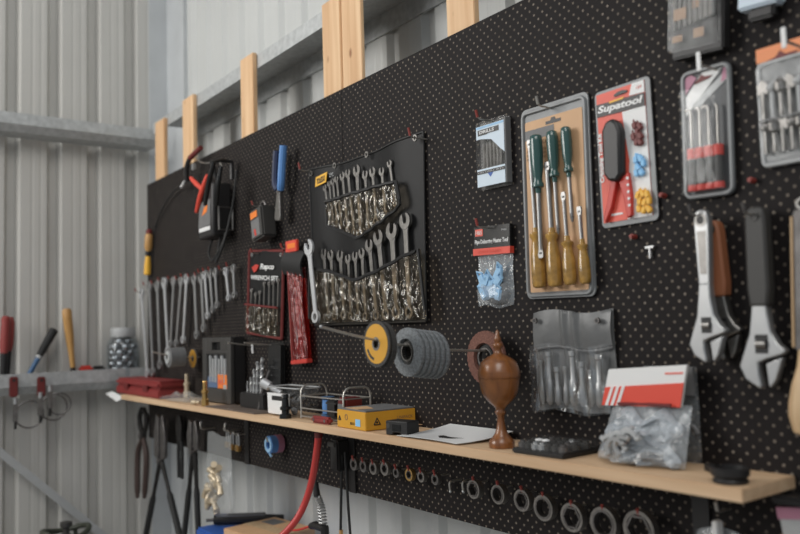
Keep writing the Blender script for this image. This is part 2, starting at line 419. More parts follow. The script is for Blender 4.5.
# diagonal brace flat bar on the left wall
p0 = P(0, 452, x=-.19); p1 = P(104, 536, x=-.19); dv = (p1-p0)
A = p0-dv*1.2; B = p1+dv*.7
nrm = Vector((1,0,0)); sd = nrm.cross(dv.normalized())*.017
b = MB(); vs = [b.b.verts.new(q+o+n_) for n_ in (Vector((0,0,0)), Vector((-.006,0,0))) for q, o in ((A,sd),(B,sd),(B,-sd),(A,-sd))]
b.b.faces.new(vs[:4]); b.b.faces.new(vs[4:][::-1])
for i in range(4): b.b.faces.new((vs[i], vs[i+4], vs[(i+1) % 4+4], vs[(i+1) % 4]))
struct(b.build('trim_5', 'ltgrey'))

# pine studs behind the board
studs = [(.102,.222,2.505,'leftmost pine stud, shortest in view, at the corner end of the pegboard'),
         (.456,.580,2.525,'second pine stud from the corner, behind the red clamp handle'),
         (1.058,1.166,2.530,'third pine stud from the corner, standing alone above the blue handled pliers'),
         (1.672,1.778,2.530,'left one of the paired pine studs at the board seam'),
         (1.780,1.888,2.527,'right one of the paired pine studs at the board seam, with a dark knot'),
         (2.292,2.398,2.530,'rightmost pine stud rising to the top edge above the pegboard')]
for x0, x1, zt, lab in studs:
    b = MB(); b.box(x0, x1, .007+(.006 if x0 == 1.780 else 0), .025, 1.06, zt, .002); tag(b.build('timber_stud', 'pine'), lab, 'timber stud', 'pine studs carrying the pegboard')
# pegboard sheets
for x0, x1, lab in ((0, 1.7885, 'left sheet of black pegboard with hanging spanners and tool roll'), (1.7895, 4.23, 'right sheet of black pegboard with carded tools and adjustable wrenches')):
    b = MB(); b.box(x0, x1, 0, .006, 1.0, 2.22, .0012); tag(b.build('pegboard', 'peg'), lab, 'pegboard', 'pegboard sheets')
# shelf and brackets
SZ = 1.218
b = MB(); b.box(.085, 3.13, -.158, -.001, SZ-.021, SZ, .0015); tag(b.build('wall_shelf', 'ply'), 'long pale plywood shelf running along the black pegboard', 'shelf')
for x, lab in ((1.085, 'black shelf bracket under the shelf left of the blue tape roll'), (1.80, 'black shelf bracket under the shelf beside the small rings'), (2.955, 'black shelf bracket under the right end of the shelf')):
    t = thing('shelf_bracket', lab, 'bracket', (x, 0, 1.0), group='black shelf brackets')
    b = MB(); b.box(-.017, .017, -.006, -.001, .0, .196); b.build('upright', 'black', t)
    b = MB(); b.box(-.012, .012, -.125, -.006, .188, .1965); b.build('arm', 'black', t)

# ------------------------------------------------------------------ spanners
def spanner(top, bot, y, w, label, group, m='steel', th=.006, jaw_turn=15, name='spanner', top_open=True):
    """combination spanner between two seen points: open jaw at the top, ring at the bottom"""
    a = P(*bot, y=y); c = P(*top, y=y); d = c-a; Lg = d.length
    t = thing(name, label, 'spanner', a, tilt=math.atan2(d.x, d.z), group=group)
    R = w/2; zc = Lg-R*1.0
    # open jaw: a thick C turned a little off the shaft
    out = []; g = math.radians(jaw_turn); k = R*.36
    for i in range(13):
        an = math.radians(90+28+ (360-56)*i/12); out.append((R*math.cos(an), R*math.sin(an)*1.04))
    inn = [(k*.98, R*.80), (k, R*.05), (k*.6, -R*.28), (-k*.6, -R*.28), (-k, R*.05), (-k*.98, R*.80)]
    poly = [(x*math.cos(g)-z*math.sin(g), zc+x*math.sin(g)+z*math.cos(g)) for x, z in out+inn]
    b = MB(); b.prism(poly, -th/2, th/2); b.build('open_jaw', m, t, bev=.0006)
    rr = R*.74
    b = MB(); sw = max(R*.42, .0035)
    b.prism([(-sw*.85, rr*1.8), (sw*.85, rr*1.8), (sw, zc-R*1.25), (R*.62, zc-R*.72), (-R*.62, zc-R*.72), (-sw, zc-R*1.25)], -th*.33, th*.33)
    b.build('shaft', m, t, bev=.0012)
    b = MB(); b.annulus(rr, rr*.56, -th*.6, th*.6, (0, rr), 20); b.build('ring_end', m, t)
    return t

# the row of spanners on the left
row = [((141,288),(147.5,377)),((149,281.5),(153,376)),((157,280),(160,369)),((164,277),(168,356)),((174,276),(170.5,348)),((181.7,276),(176,347)),
       ((187,274),(183,343.5)),((194,273.7),(197,339)),((201,272.6),(204,332)),((204.5,270),(208,319)),((209.5,269),(213,313)),((215,268),(217.5,308.5)),
       ((225.5,267),(229,301)),((233,264),(234.8,298))]
def pegboard_hook(x, z, label, L=.05, m='wire', tip='tipred', group='red tipped pegboard hooks', up=.012):
    t = thing('pegboard_hook', label, 'hook', (x, 0, z), group=group)
    b = MB(); b.tube([(0,-.0005,0), (0,-L*.8,0), (0,-L*.95,.003), (0,-L,up)], .0020, 8); b.build('wire', m, t)
    b = MB(); b.tube([(0,-L*.95,.003), (0,-L-.001,up+.002), (0,-L-.002,up+.006)], .0032, 8); b.build('red_tip', tip, t)
    return t
for i, (a, c) in enumerate(row):
    w = .054 if i < 4 else .046 if i < 9 else .038 if i < 12 else .034
    desc = 'long' if i < 4 else 'medium' if i < 9 else 'short'
    lab = f'{desc} steel combination spanner, {ORD[i]} from the left in the hanging row' if i < 12 else ('short steel spanner left of the last in the hanging row, after the gap' if i == 12 else 'shortest steel spanner, rightmost in the hanging row beside the red trimmed pouch')
    spanner(a, c, -.028, w, lab, 'spanners hanging in the left row', 'steel_b' if i % 3 else 'whitesteel', .009, jaw_turn=(-12, 15, 20)[i % 3])
    q = P(*a, y=-.028)
    pegboard_hook(q.x, q.z-w*.36, f'red tipped hook holding the {ORD[i]} spanner of the left row', .055)

# ------------------------------------------------------------------ big tool roll
R_ = Rect((309,168),(418,134),(427,321),(312,325), y=-.02)
t = R_.thing('tool_roll', 'large black vinyl spanner roll with clear pockets hung open on the pegboard', 'tool roll', y=-.006)
W, H = R_.W, R_.H
def fb(u, v):
    x = (u-.5)*W; z = v*H
    sag = .012*math.sin(PI*u)*v**3
    return Vector((x*(1-.03*(1-v)), -.007-.006*math.sin(u*9+1)*v*v-.004*math.sin(u*17), z-sag))
b = MB(); b.shell(fb, 40, 24, .003); b.build('backing', 'vinyl', t, smooth=60)
b = MB(); b.tube([fb(i/24, 0)+Vector((0,-.001,0)) for i in range(25)], .004, 6); b.tube([fb(1, i/20)+Vector((0,-.001,0)) for i in range(21)], .003, 6)
b.tube([fb(0, i/20)+Vector((0,-.001,0)) for i in range(21)], .003, 6); b.tube([fb(i/24, 1)+Vector((0,-.001,0)) for i in range(25)], .003, 6); b.build('hem', 'binding', t)
for px, py in ((312.5,173.5),(336,165.5),(368,152.5),(418.5,137)):
    x, z = R_.loc(px, py)
    b = MB(); b.annulus(.0090, .0050, -.0205, -.0165, (min(max(x, -W/2+.014), W/2-.014), min(z, H-.016)), 18); b.build('eyelet', 'steel', t)
def ring_pts(lst, y): return [Vector((*R_.loc(px, py), 0)).xzy + Vector((0, y, 0)) for px, py in lst]
def crop4(pts): return [(300+x/3.143, 160+y/3.143) for x, y in pts]
lx, lz = R_.loc(*crop4([(70,63)])[0])
b = MB(); b.prism([(lx-.036, lz-.017), (lx+.030, lz-.012), (lx+.038, lz+.019), (lx-.030, lz+.013)], -.0195, -.0175); b.build('orange_badge', 'amber', t)
mxs = Matrix.Translation((lx, 0, lz)) @ Matrix.Rotation(-.1, 4, 'Y')
text('TOLEDO', t, 'black', -.024, .026, -.009, .009, -.0198, shear=.25, bold=.03, mx=mxs)
lx2, lz2 = R_.loc(*crop4([(102,47)])[0]); text('22PC', t, 'ltgrey', lx2-.012, lx2+.014, lz2-.006, lz2+.006, -.0190)
up_poly = crop4([(80,133),(310,65),(316,138),(256,196),(185,245),(86,205)])
lo_poly = crop4([(32,338),(105,352),(178,378),(260,345),(330,302),(384,276),(397,500),(30,514)])
for nm, poly in (('upper_pocket', up_poly), ('lower_pocket', lo_poly)):
    pl = [R_.loc(*p, y=-.038) for p in poly]
    # crinkled clear front, gridded so it can pucker
    xs = [p[0] for p in pl]; x0, x1 = min(xs), max(xs)
    def span_at(x, pl=pl):
        zs = []
        for i in range(len(pl)):
            (ax, az), (bx, bz) = pl[i], pl[(i+1) % len(pl)]
            if (ax <= x <= bx or bx <= x <= ax) and abs(bx-ax) > 1e-9: zs.append(az+(bz-az)*(x-ax)/(bx-ax))
        return min(zs), max(zs)
    def ff(u, v, x0=x0, x1=x1, sp=span_at):
        x = x0+.001+(x1-x0-.002)*u; a, c = sp(x)
        bul = math.sin(PI*min(1, max(0, u)))**.5*(.6+.4*v)
        return Vector((x, -.030-.010*bul-.0035*math.sin(u*46)-.002*math.sin(u*19+v*13), a+(c-a)*v))
    b = MB(); b.shell(ff, 64, 14, .0008); b.build(nm, 'pocket', t, smooth=80)
    edge = [ff(i/30, 1)+Vector((0,-.001,0)) for i in range(31)]
    edge2 = [ff(i/30, 0) for i in range(31)]
    b = MB()
    b.tube(edge, .0052, 6)
    if nm == 'upper_pocket':
        b.tube(edge2, .0048, 6); b.tube([edge[0], edge2[0]], .0045, 6); b.tube([edge[-1], edge2[-1]], .0045, 6)
    b.build(nm+'_binding', 'binding', t)
ut = crop4([(78,78),(92,65),(103,58),(115,50),(133,38),(150,28),(178,15),(205,32),(228,22),(257,22),(281,0)])
ub = crop4([(96,203),(106,206),(119,211),(132,218),(152,228),(172,236),(192,242),(216,223),(241,204),(270,180),(301,146)])
for i, (a, c) in enumerate(zip(ut, ub)):
    lab = f'small steel spanner, {ORD[i]} from the left in the upper pocket of the tool roll'
    spanner(a, c, -.026, (.020,.020,.022,.022,.027,.028,.036,.028,.030,.026,.022)[i], lab, 'spanners in the upper pocket', 'steel', .006, jaw_turn=(-10 if i % 2 else 8))
lt = crop4([(26,250),(75,278),(97,282),(127,283),(152,295),(174,287),(195,276),(217,248),(245,218),(288,195),(330,165)])
lb = crop4([(52,512),(92,504),(112,504),(140,501),(162,501),(185,501),(209,504),(244,504),(274,503),(306,500),(347,498)])
for i, (a, c) in enumerate(zip(lt, lb)):
    if i == 0: lab = 'bright silver spanner in front of the left edge of the tool roll'
    else: lab = f'steel spanner, {ORD[i-1]} from the left inside the lower pocket of the tool roll'
    spanner(a, c, -.055 if i == 0 else -.026, (.052,.034,.034,.036,.030,.030,.032,.038,.046,.050,.046)[i], lab, 'spanners in the lower pocket', 'whitesteel' if i == 0 else 'steel', .008, jaw_turn=(18 if i == 0 else -12 if i % 2 else 6))
# hooks that carry the roll
for px, py, lab in ((299,164.5,'red tipped hook at the top left corner of the tool roll'), (409,130,'red tipped hook at the top right corner of the tool roll')):
    q = P(px, py, y=-.06); pegboard_hook(q.x, q.z-.018, lab, .06, up=.018)

# ------------------------------------------------------------------ adjustable wrenches
def adjustable(top, bot, y, label, grip=None, gm='black_r', m='steel_b', sc=1.0, flip=1, group='adjustable wrenches', grip_split=.45):
    a = P(*bot, y=y); c = P(*top, y=y); d = c-a; Lg = d.length
    t = thing('adjustable_wrench', label, 'wrench', a, tilt=math.atan2(d.x, d.z), group=group)
    k = sc*Lg/.33
    def sc_(pl): return [(flip*x*k, z*k) for x, z in pl]
    th = .0085
    body = [(-.013,.17),(-.0165,.140),(-.022,.100),(-.036,.062),(-.044,.040),(-.033,.016),(-.006,0),(-.003,.006),(-.0075,.030),(-.0075,.047),(.008,.054),(.040,.064),(.044,.070),(.030,.082),(.018,.104),(.013,.140),(.012,.17)]
    b = MB(); b.prism(sc_(body), -th, th); hd = b.build('head', m, t, bev=.0025)
    jaw = [(.006,.046),(.037,.058),(.030,.036),(.024,.018),(.013,.003),(.0095,.008),(.0075,.030)]
    b = MB(); b.prism(sc_(jaw), -th*.9, th*.9); b.build('movable_jaw', m, t, bev=.002)
    b = MB(); b.box(-.011*k, .013*k, -th-.0006, -th+.001, .064*k, .098*k); b.build('worm_window', 'black', t)
    b = MB(); b.cyl((-.008*k, -th+.001, .081*k), (.010*k, -th+.001, .081*k), .0085*k, n=16)
    b.build('worm_screw', 'steel', t)
    H = Lg
    if grip:
        b = MB(); b.prism([(-.017*k,H*.45),(.017*k,H*.45),(.021*k,H*.55),(.020*k,H*.92),(.017*k,H-.006),(.009*k,H),(-.009*k,H),(-.017*k,H-.006),(-.020*k,H*.92),(-.021*k,H*.55)], -.012, .012)
        b.build('grip', gm, t, bev=.005)
        b = MB(); b.annulus(.0085, .005, -.0135, -.011, (0, H-.016), 20); b.build('hanging_eye', 'dkgrey', t)
    else:
        b = MB(); b.prism([(-.0135*k,.168*k),(.0125*k,.168*k),(.0165*k,H*.80),(.0175*k,H-.018),(.012*k,H-.003),(0,H+.001),(-.012*k,H-.003),(-.0175*k,H-.018),(-.0165*k,H*.80)], -.0075, .0075)
        b.build('handle', m, t, bev=.002)
        b = MB(); b.prism([(-.008*k,.19*k),(.008*k,.19*k),(.0105*k,H*.86),(-.0105*k,H*.86)], -.0080, -.0070); b.build('handle_recess', 'steel', t)
        b = MB(); b.annulus(.0115, .0075, -.0088, -.0065, (0, H-.018), 20); b.build('hole_rim', 'steel', t)
        b = MB(); b.cyl((0,-.0082,H-.018), (0,-.0070,H-.018), .0075, n=16); b.build('hanging_hole', 'black', t)
    return t
adjustable((702.5,210), (711,363), -.045, 'chrome adjustable wrench with plain handle, hanging left of the black gripped one')
adjustable((713.5,221), (729,360), -.016, 'adjustable wrench with brown grip hanging half behind the chrome one', grip=True, gm=mat('brown_grip', (.30,.11,.05), .55), m='steel')
adjustable((757,207), (766,389), -.03, 'adjustable wrench with thick black grip, right of the chrome one', grip=True, gm='dkgrey')
for px, py, lab in ((703,212,'wire hook the chrome adjustable wrench hangs on'), (757,211,'wire hook the black gripped adjustable wrench hangs on')):
    q = P(px, py+4, y=-.03); pegboard_hook(q.x, q.z, lab, .07, tip='dksteel', group='hooks of the adjustable wrenches')
# wooden-ended tool at the right edge
a = P(799, 436, y=-.03); c = P(795, 204, y=-.03); d = c-a
t = thing('wooden_mallet_spoon', 'long tool with pale wooden end hanging at the right edge of the photo', 'hand tool', a, tilt=math.atan2(d.x, d.z)); t.name = 'wooden_paddle'
H = d.length
b = MB(); b.lathe([(.004,0),(.020,.006),(.027,.03),(.027,.05),(.022,.08),(.013,.11),(.010,.14)], (.012,0,0)); o = b.build('paddle_end', 'pale_wood', t); o.scale = (1,.6,1)
b = MB(); b.box(-.002, .028, -.006, .006, .135, H-.01, .003); b.build('handle', 'dksteel', t)
b = MB(); b.box(-.006, -.002, -.006, .006, .14, H-.02, .001); b.build('handle_edge', 'pale_wood', t)
b = MB(); b.annulus(.010, .006, -.003, .003, (.012, H), 18); b.build('hanging_loop', 'steel', t)

# small T shaped peg and bare red pegs
q = P(652, 252, y=0)
t = thing('tee_hook', 'small silver T shaped hook alone on the pegboard', 'hook', (q.x, -.001, q.z-.012))
b = MB(); b.box(-.010, .010, -.008, 0, .019, .0235, .001); b.build('bar', 'steel_b', t); b = MB(); b.box(-.0014, .0022, -.008, 0, 0, .019, .0006); b.build('stem', 'steel_b', t)
for px, py, lab in ((665,196,'bare red peg on the pegboard right of the crimping tool card'), (754,181,'bare red peg on the pegboard under the orange topped pack'), (635.5,237,'bare red peg below the crimping tool card')):
    q = P(px, py, y=0); t = thing('board_peg', lab, 'peg', (q.x, 0, q.z), group='bare red pegs')
    b = MB(); b.cyl((0,0,0), (0,-.012,.001), .0050); b.build('head', 'tipred', t); b = MB(); b.cyl((0,-.012,.001), (0,-.016,.001), .0036); b.build('nose', 'tipred', t)
for px, py, lab in ((476.5,112.5,'red tipped hook above the drill bit pack'), (476.5,221,'red tipped hook above the blue deburring bag'), (537,99,'hook at the top of the screwdriver card')):
    q = P(px, py, y=-.05); pegboard_hook(q.x, q.z-.014, lab, .05, tip='tipred' if '537' not in lab and 'screwdriver' not in lab else 'wire', up=.014)

# ------------------------------------------------------------------ drill bit pack (blue and white)
R_ = Rect((476.5,124),(507,115),(509,184),(479.5,190), y=-.013)
t = R_.thing('drill_bit_pack', 'clear flat drill bit pack with pale blue and white card', 'drill bits'); W, H = R_.W, R_.H
b = MB(); b.box(-W/2, W/2, -.004, -.001, 0, H, .001); b.build('back_tray', 'dkgrey', t)
for i in range(6):
    x = -W*.30+i*W*.115
    b = MB(); b.cyl((x,-.011,H*.30), (x,-.011,H*.66), .0042, .0042, 8)
    for j in range(7): b.tube([(x-.0045,-.0145,H*(.32+j*.047)), (x+.0045,-.0145,H*(.335+j*.047))], .0012, 5)
    b.cyl((x,-.011,H*.66), (x,-.011,H*.71), .0042, .0005, 8); b.build('drill_bit', 'steel', t)
b = MB(); b.prism([(-W*.46,H*.74),(-W*.46,H*.93),(W*.46,H*.93),(W*.46,H*.47),(W*.30,H*.55),(W*.04,H*.70),(-W*.30,H*.74)], -.0205, -.0195); b.build('top_card', 'paleblue_w', t)
b = MB(); b.prism([(-W*.40,H*.79),(-W*.40,H*.875),(W*.30,H*.875),(W*.30,H*.80),(-W*.05,H*.80),(-W*.10,H*.79)], -.0212, -.0206); b.build('black_banner', 'black', t)
text('DRILLS', t, 'white', -W*.34, W*.15, H*.815, H*.86, -.0214, bold=.02)
b = MB(); b.box(-W*.46, W*.46, -.0205, -.0195, H*.03, H*.29); b.build('lower_card', 'paleblue_w', t)
b = MB(); b.box(-W*.46, W*.46, -.0212, -.0206, H*.215, H*.262); b.build('black_strip', 'black', t)
text('HSS DRILL BITS', t, 'ltgrey', -W*.42, W*.42, H*.228, H*.252, -.0214)
b = MB(); b.prism([(-W*.10,H*.215),(W*.08,H*.215),(-.001,H*.15)], -.0212, -.0206); b.build('blue_arrow', 'blue', t)
b = MB(); b.box(-W*.46, W*.46, -.0210, -.0206, H*.895, H*.925); b.build('blue_edge', 'ltblue', t)
b = MB(); b.box(-W/2, W/2, -.0195, -.0035, -.001, H+.001, .002); b.build('clear_case', 'clearcase', t)
b = MB(); b.box(W/2-.003, W/2+.001, -.020, -.002, .004, H-.004, .001); b.build('case_edge', 'midgrey', t)

# ------------------------------------------------------------------ screwdriver card
R_ = Rect((520.5,110),(587,93),(597,295),(528.5,300), y=-.007)
SDY = -.006
t = R_.thing('screwdriver_card', 'tall tan backing card with clear blister holding green and amber screwdrivers', 'screwdriver set', y=-.003); W, H = R_.W, R_.H
b = MB(); b.prism(rrect(-W/2, W/2, 0, H, .014), -.005, -.001); b.build('blister_base', 'blistergrey', t)
b = MB(); b.prism(rrect(-W/2+.012, W/2-.016, .014, H-.030, .004), -.0062, -.005); b.build('card', 'tan', t)
b = MB(); b.tube([(x,-.0065,z) for x, z in rrect(-W/2+.006, W/2-.008, .007, H-.010, .012)], .0045, 6, closed=True); b.build('blister_rim', 'blistergrey', t)
b = MB(); b.prism([(-.022,H-.047),(.022,H-.047),(.022,H-.040),(.008,H-.040),(.005,H-.034),(-.005,H-.034),(-.008,H-.040),(-.022,H-.040)], -.0068, -.0063); b.build('hang_slot', 'black', t)
b = MB(); b.box(-W/2+.012, W/2*.02, -.0068, -.0063, H-.072, H-.050); b.build('dark_banner', 'midgrey', t)
text('SCREWDRIVER SET', t, 'tan_print', -W*.42, W*.22, H-.086, H-.077, -.0064)
for k in range(3): text('PHILLIPS SLOTTED', t, 'tan_print', -W*.42, -W*.12, H-.10-k*.009, H-.095-k*.009, -.0064)
for k in range(3): text('CHROME VANADIUM', t, 'tan_print', -W*.05, W*.15, H-.093-k*.009, H-.088-k*.009, -.0064)
def screwdriver(hx, hy0, hy1, tipy, r, m, label, group, tip='flat', sr=.0042, tx=None, y=-.024):
    """handle between photo rows hy0 (butt) and hy1 (collar), blade to tipy; all in the card's plane"""
    up = hy1 < hy0           # amber ones point up
    A = P(hx+(.05*(hy0-190)), hy0, y=y); C = P((hx if tx is None else tx), tipy, y=y)
    Dv = C-A; Lg = Dv.length; hl = Lg*abs(hy1-hy0)/abs(tipy-hy0)
    # local +z from butt to tip
    t = thing('screwdriver', label, 'screwdriver', A, tilt=math.atan2(Dv.x, Dv.z), group=group)
    b = MB(); n = 24; prof = [(r*.55,0),(r*.86,.003),(r*.98,.012),(r,hl*.35),(r*.92,hl*.62),(r*.66,hl*.80),(r*.62,hl*.86),(r*.86,hl*.92),(r*.86,hl*.97),(r*.55,hl)]
    b.lathe(prof, n=24)
    for v in b.b.verts:
        an = math.atan2(v.co.y, v.co.x)
        if hl*.08 < v.co.z < hl*.7: f = 1-.07*(.5+.5*math.cos(an*8)); v.co.x *= f; v.co.y *= f
    b.build('handle', m, t, smooth=50)
    b = MB(); b.cyl((0,0,hl-.002), (0,0,hl+.010), r*.5, r*.42, 14); b.build('ferrule', m, t)
    b = MB(); b.cyl((0,0,hl+.004), (0,0,Lg-.018), sr, n=10)
    if tip == 'flat': b.prism([(-sr,Lg-.019),(sr,Lg-.019),(sr*1.45,Lg-.008),(sr*1.05,Lg),(-sr*1.05,Lg),(-sr*1.45,Lg-.008)], -sr*.45, sr*.45)
    else: b.lathe([(sr,Lg-.019),(sr,Lg-.008),(sr*.35,Lg)], n=8)
    b.build('blade', 'chrome', t)
    b = MB(); b.cyl((0,0,Lg-.012), (0,0,Lg-.009), sr*1.02, n=10); b.build('dark_tip', 'dksteel', t)
    return t
gg = 'green handled screwdrivers on the card'; ga = 'amber handled screwdrivers on the card'
screwdriver(538.5,135,189,258,.0150,'green_h','largest green handled screwdriver, leftmost on the tan card',gg,sr=.0052,tx=541.5,y=-.032)
screwdriver(554.5,131,178,234,.0132,'green_h','middle green handled screwdriver on the tan card',gg,'cross',tx=558.5)
screwdriver(568.5,127,173,222,.0120,'green_h','rightmost green handled screwdriver on the tan card',gg,'cross',tx=572.5)
screwdriver(535.0,288,233,140,.0165,'gold_h','leftmost amber handled screwdriver on the tan card',ga,sr=.0050,tx=529.5)
screwdriver(550.5,287,233,162,.0168,'gold_h','second amber handled screwdriver from the left, on the tan card',ga,sr=.0055,tx=547.0)
screwdriver(566.0,285,241,192,.0150,'gold_h','third amber handled screwdriver from the left, on the tan card',ga,tx=563.2)
screwdriver(581.0,284,244,206.5,.0130,'gold_h','rightmost and shortest amber handled screwdriver on the tan card',ga,tx=579.0)

# ------------------------------------------------------------------ crimping tool card
R_ = Rect((594,93),(649,76),(659,219),(603,229), y=-.007)
t = R_.thing('crimping_tool_pack', 'red and white blister card with dark crimping tool and coloured terminals', 'crimping tool', y=-.003); W, H = R_.W, R_.H
def C6(x, y, d=-.017): return R_.loc(590+x*80/259, 70+y*165/534, d)
b = MB(); b.prism(rrect(-W/2, W/2, 0, H, .010), -.004, -.001); b.build('blister_base', 'blistergrey', t)
b = MB(); b.box(-W/2+.005, W/2-.012, -.0052, -.004, .010, H-.006); b.build('red_card', 'coral', t)
xr = W/2-.012
b = MB(); b.prism([(xr,.010),(-W*.02,.010),(W*.02,H*.20),(W*.08,H*.45),(W*.03,H*.63),(W*.0,H*.80),(xr,H*.80)], -.0060, -.0053); b.build('white_panel', 'white', t)
b = MB(); b.prism([(xr,H-.006),(xr,H*.895),(W*.14,H*.90),(W*.20,H-.006)], -.0060, -.0053); b.build('white_corner', 'white', t)
b = MB(); b.prism([(-W/2+.005,H*.812),(-W/2+.005,H*.905),(xr,H*.890),(xr,H*.797)], -.0066, -.0061); b.build('black_band', 'black', t)
mxs = Matrix.Translation((-W*.44, 0, H*.822)) @ Matrix.Rotation(.035, 4, 'Y')
text('Supatool', t, 'white', 0, W*.82, 0, H*.068, -.0072, shear=.2, bold=.035, mx=mxs)
b = MB(); b.prism([(-W*.22,H*.888),(-W*.21,H*.902),(W*.06,H*.905),(W*.04,H*.892)], -.0074, -.0068); b.build('amber_flash', 'amber', t)
text('Crimping Tool Kit', t, 'white', -W*.475, -W*.375, H*.33, H*.69, -.0062, up=True, bold=.04)
text('12V', t, 'coral', W*.28, W*.37, H*.93, H*.95, -.0064)
b = MB(); b.prism([(-.016,H*.925),(.016,H*.930),(.016,H*.945),(.004,H*.955),(-.006,H*.953),(-.016,H*.94)], -.0076, -.0068); b.build('hang_slot', 'black', t)
# crimper: dark double grip, red jaws
g0 = [C6(x, y) for x, y in ((62,170),(82,158),(100,172),(110,200),(112,340),(98,362),(72,362),(56,340),(50,200))]
b = MB(); b.prism(g0, -.028, -.006); b.build('dark_grip', 'black', t, bev=.006)
b = MB(); b.prism([C6(x,y) for x,y in ((68,355),(88,355),(72,440),(52,495),(44,480),(56,430))], -.016, -.006); b.build('left_handle', 'red', t, bev=.002)
b = MB(); b.prism([C6(x,y) for x,y in ((92,355),(108,345),(124,330),(134,400),(136,470),(122,480),(112,420))], -.016, -.006); b.build('right_handle', 'red', t, bev=.002)
for k in range(5):
    x, z = C6(124+k*1.5, 350+k*22); b = MB(); b.cyl((x,-.0172,z), (x,-.0158,z), .0028); b.build('crimp_hole', 'white', t)
for nm, mm, pts in (('red_terminal','dkred',((142,180),(158,182),(150,200),(160,212),(148,232),(138,216),(160,232))), ('blue_terminal','cyan',((146,290),(160,286),(170,300),(152,315),(164,330),(148,332))), ('yellow_terminal','amber',((152,405),(168,400),(182,402),(158,425),(174,428),(188,422),(156,448),(172,452),(188,450)))):
    for x, y in pts:
        cx, cz = C6(x, y); an = random.uniform(-.6, .6)
        mx = Matrix.Translation((cx,-.011,cz)) @ Matrix.Rotation(an, 4, 'Y')
        b = MB(); b.box(-.0055,.0055,-.004,.004,-.0075,.0075,.002,mx); b.tube([mx @ Vector((0,0,.007)), mx @ Vector((0,0,.013))], .002, 6); b.build(nm, mm, t)
b = MB(); b.box(-W*.42, -W*.10, -.0060, -.0054, .022, .026); b.build('small_print', 'white', t)

# ------------------------------------------------------------------ deburring bag
R_ = Rect((475,227),(510.5,224),(510,303),(475.5,307), y=-.013)
t = R_.thing('deburring_tool_bag', 'small clear bag with black header card and red stripe, pale blue contents', 'bagged tool', y=-.003); W, H = R_.W, R_.H
hz = H*.70
b = MB(); b.box(-W/2-.002, W/2+.002, -.012, -.001, hz, H, .001); b.build('header_card', 'black_g', t)
b = MB(); b.box(-W/2-.003, W/2+.003, -.0135, -.0002, hz-.012, hz+.004); b.build('red_stripe', 'redlabel', t)
text('MASTER DEBURRING', t, 'coral', -W*.36, W*.30, hz-.008, hz, -.0138)
b = MB(); b.box(-W*.46, -W*.24, -.0130, -.0122, H*.88, H*.97); b.build('red_logo', 'coral', t)
text('H&S', t, 'white', -W*.44, -W*.26, H*.90, H*.95, -.0133)
text('Pipe Deburring Master Tool', t, 'white', -W*.47, W*.47, H*.765, H*.835, -.0125, bold=.02)
text('P480', t, 'ltgrey', W*.30, W*.44, H*.92, H*.945, -.0125)
b = MB(); b.pillow(lambda u, v: ((u-.5)*W*(1+.03*math.sin(v*7)), -.004+v*(hz+.002)+.004*math.sin(u*8)*(1-v)), 14, 18, lambda u, v: .032*math.sin(PI*u)**.6*(1-v)**.5*math.sin(PI*min(1,v*1.3+.15)) if v < .85 else .010*(math.sin(PI*u)), .18, 3)
b.build('clear_bag', 'milky', t, smooth=70)
rnd = random.Random(4)
for i in range(14):
    x = rnd.uniform(-W*.26, W*.28); z = rnd.uniform(.02, H*.44); an = rnd.uniform(-1, 1)
    mx = Matrix.Translation((x,-.014-rnd.uniform(0,.006),z)) @ Matrix.Rotation(an, 4, 'Y')
    b = MB(); b.box(-.011,.011,-.004,.004,-.014,.014,.003,mx); b.tube([mx @ Vector((-.008,0,.012)), mx @ Vector((-.004,-.004,.024)), mx @ Vector((.008,0,.014))], .003, 6); b.build('blue_piece', 'ltblue', t)

# ------------------------------------------------------------------ grey vinyl pouch with punches
R_ = Rect((532,313),(613,309),(612,408),(537,413), y=-.016)
t = R_.thing('punch_pouch', 'grey vinyl pouch with a row of steel punches in clear pocket', 'tool pouch', y=-.004); W, H = R_.W, R_.H
def gv(u, v):
    fold = .010*math.exp(-((u-.42)/.035)**2)+.012*math.exp(-((u-.60)/.03)**2)+.004*math.sin(u*11)
    return Vector(((u-.5)*W, -.004-fold*(.3+.7*v)-.003*math.sin(v*5+u*4), v*H+.006*math.sin(u*6.3)*v-.004*math.cos(u*9)*(1-v)))
b = MB(); b.shell(gv, 60, 24, .002); b.build('backing', 'greyvinyl', t, smooth=80)
def fl(u, v): q = gv(u, .62+.38*v); return q+Vector((0,-.006-.004*math.sin(PI*v),0))
b = MB(); b.shell(fl, 60, 10, .0015); b.build('top_flap', 'greyvinyl', t, smooth=80)
b = MB(); b.tube([fl(i/40, 0)+Vector((0,-.001,0)) for i in range(41)], .0022, 5); b.build('flap_seam', 'midgrey', t)
for px in (538.5, 601):
    x, z = R_.loc(px, 320.5); b = MB(); b.annulus(.0060, .004, -.026, -.020, (x, z), 16); b.build('eyelet', 'dksteel', t)
    b = MB(); b.cyl((x,-.0255,z), (x,-.018,z), .0042); b.build('eyelet_hole', 'black', t)
for i in range(8):
    u = .12+.105*i; x = (u-.5)*W; z0 = H*.05; z1 = H*(.50+.10*math.sin(i*1.9)); r = .0062+.0014*((i*5) % 3)
    b = MB(); b.lathe([(r*.4,z0),(r,z0+.008),(r,z0+(z1-z0)*.45),(r*.7,z0+(z1-z0)*.5),(r*.7,z1-.012),(r*.9,z1-.010),(r*.9,z1)], (x,-.018,0), n=12); o = b.build('punch', 'steel_b', t)
    o.rotation_euler = (0, .04*math.sin(i*3.1), 0)
def pk(u, v): q = gv(u, .66*v); return Vector((q.x, -.027-.0025*math.sin(u*42)*(.4+.6*v)-.002*math.sin(v*11+u*20), q.z-.003*(1-v)))
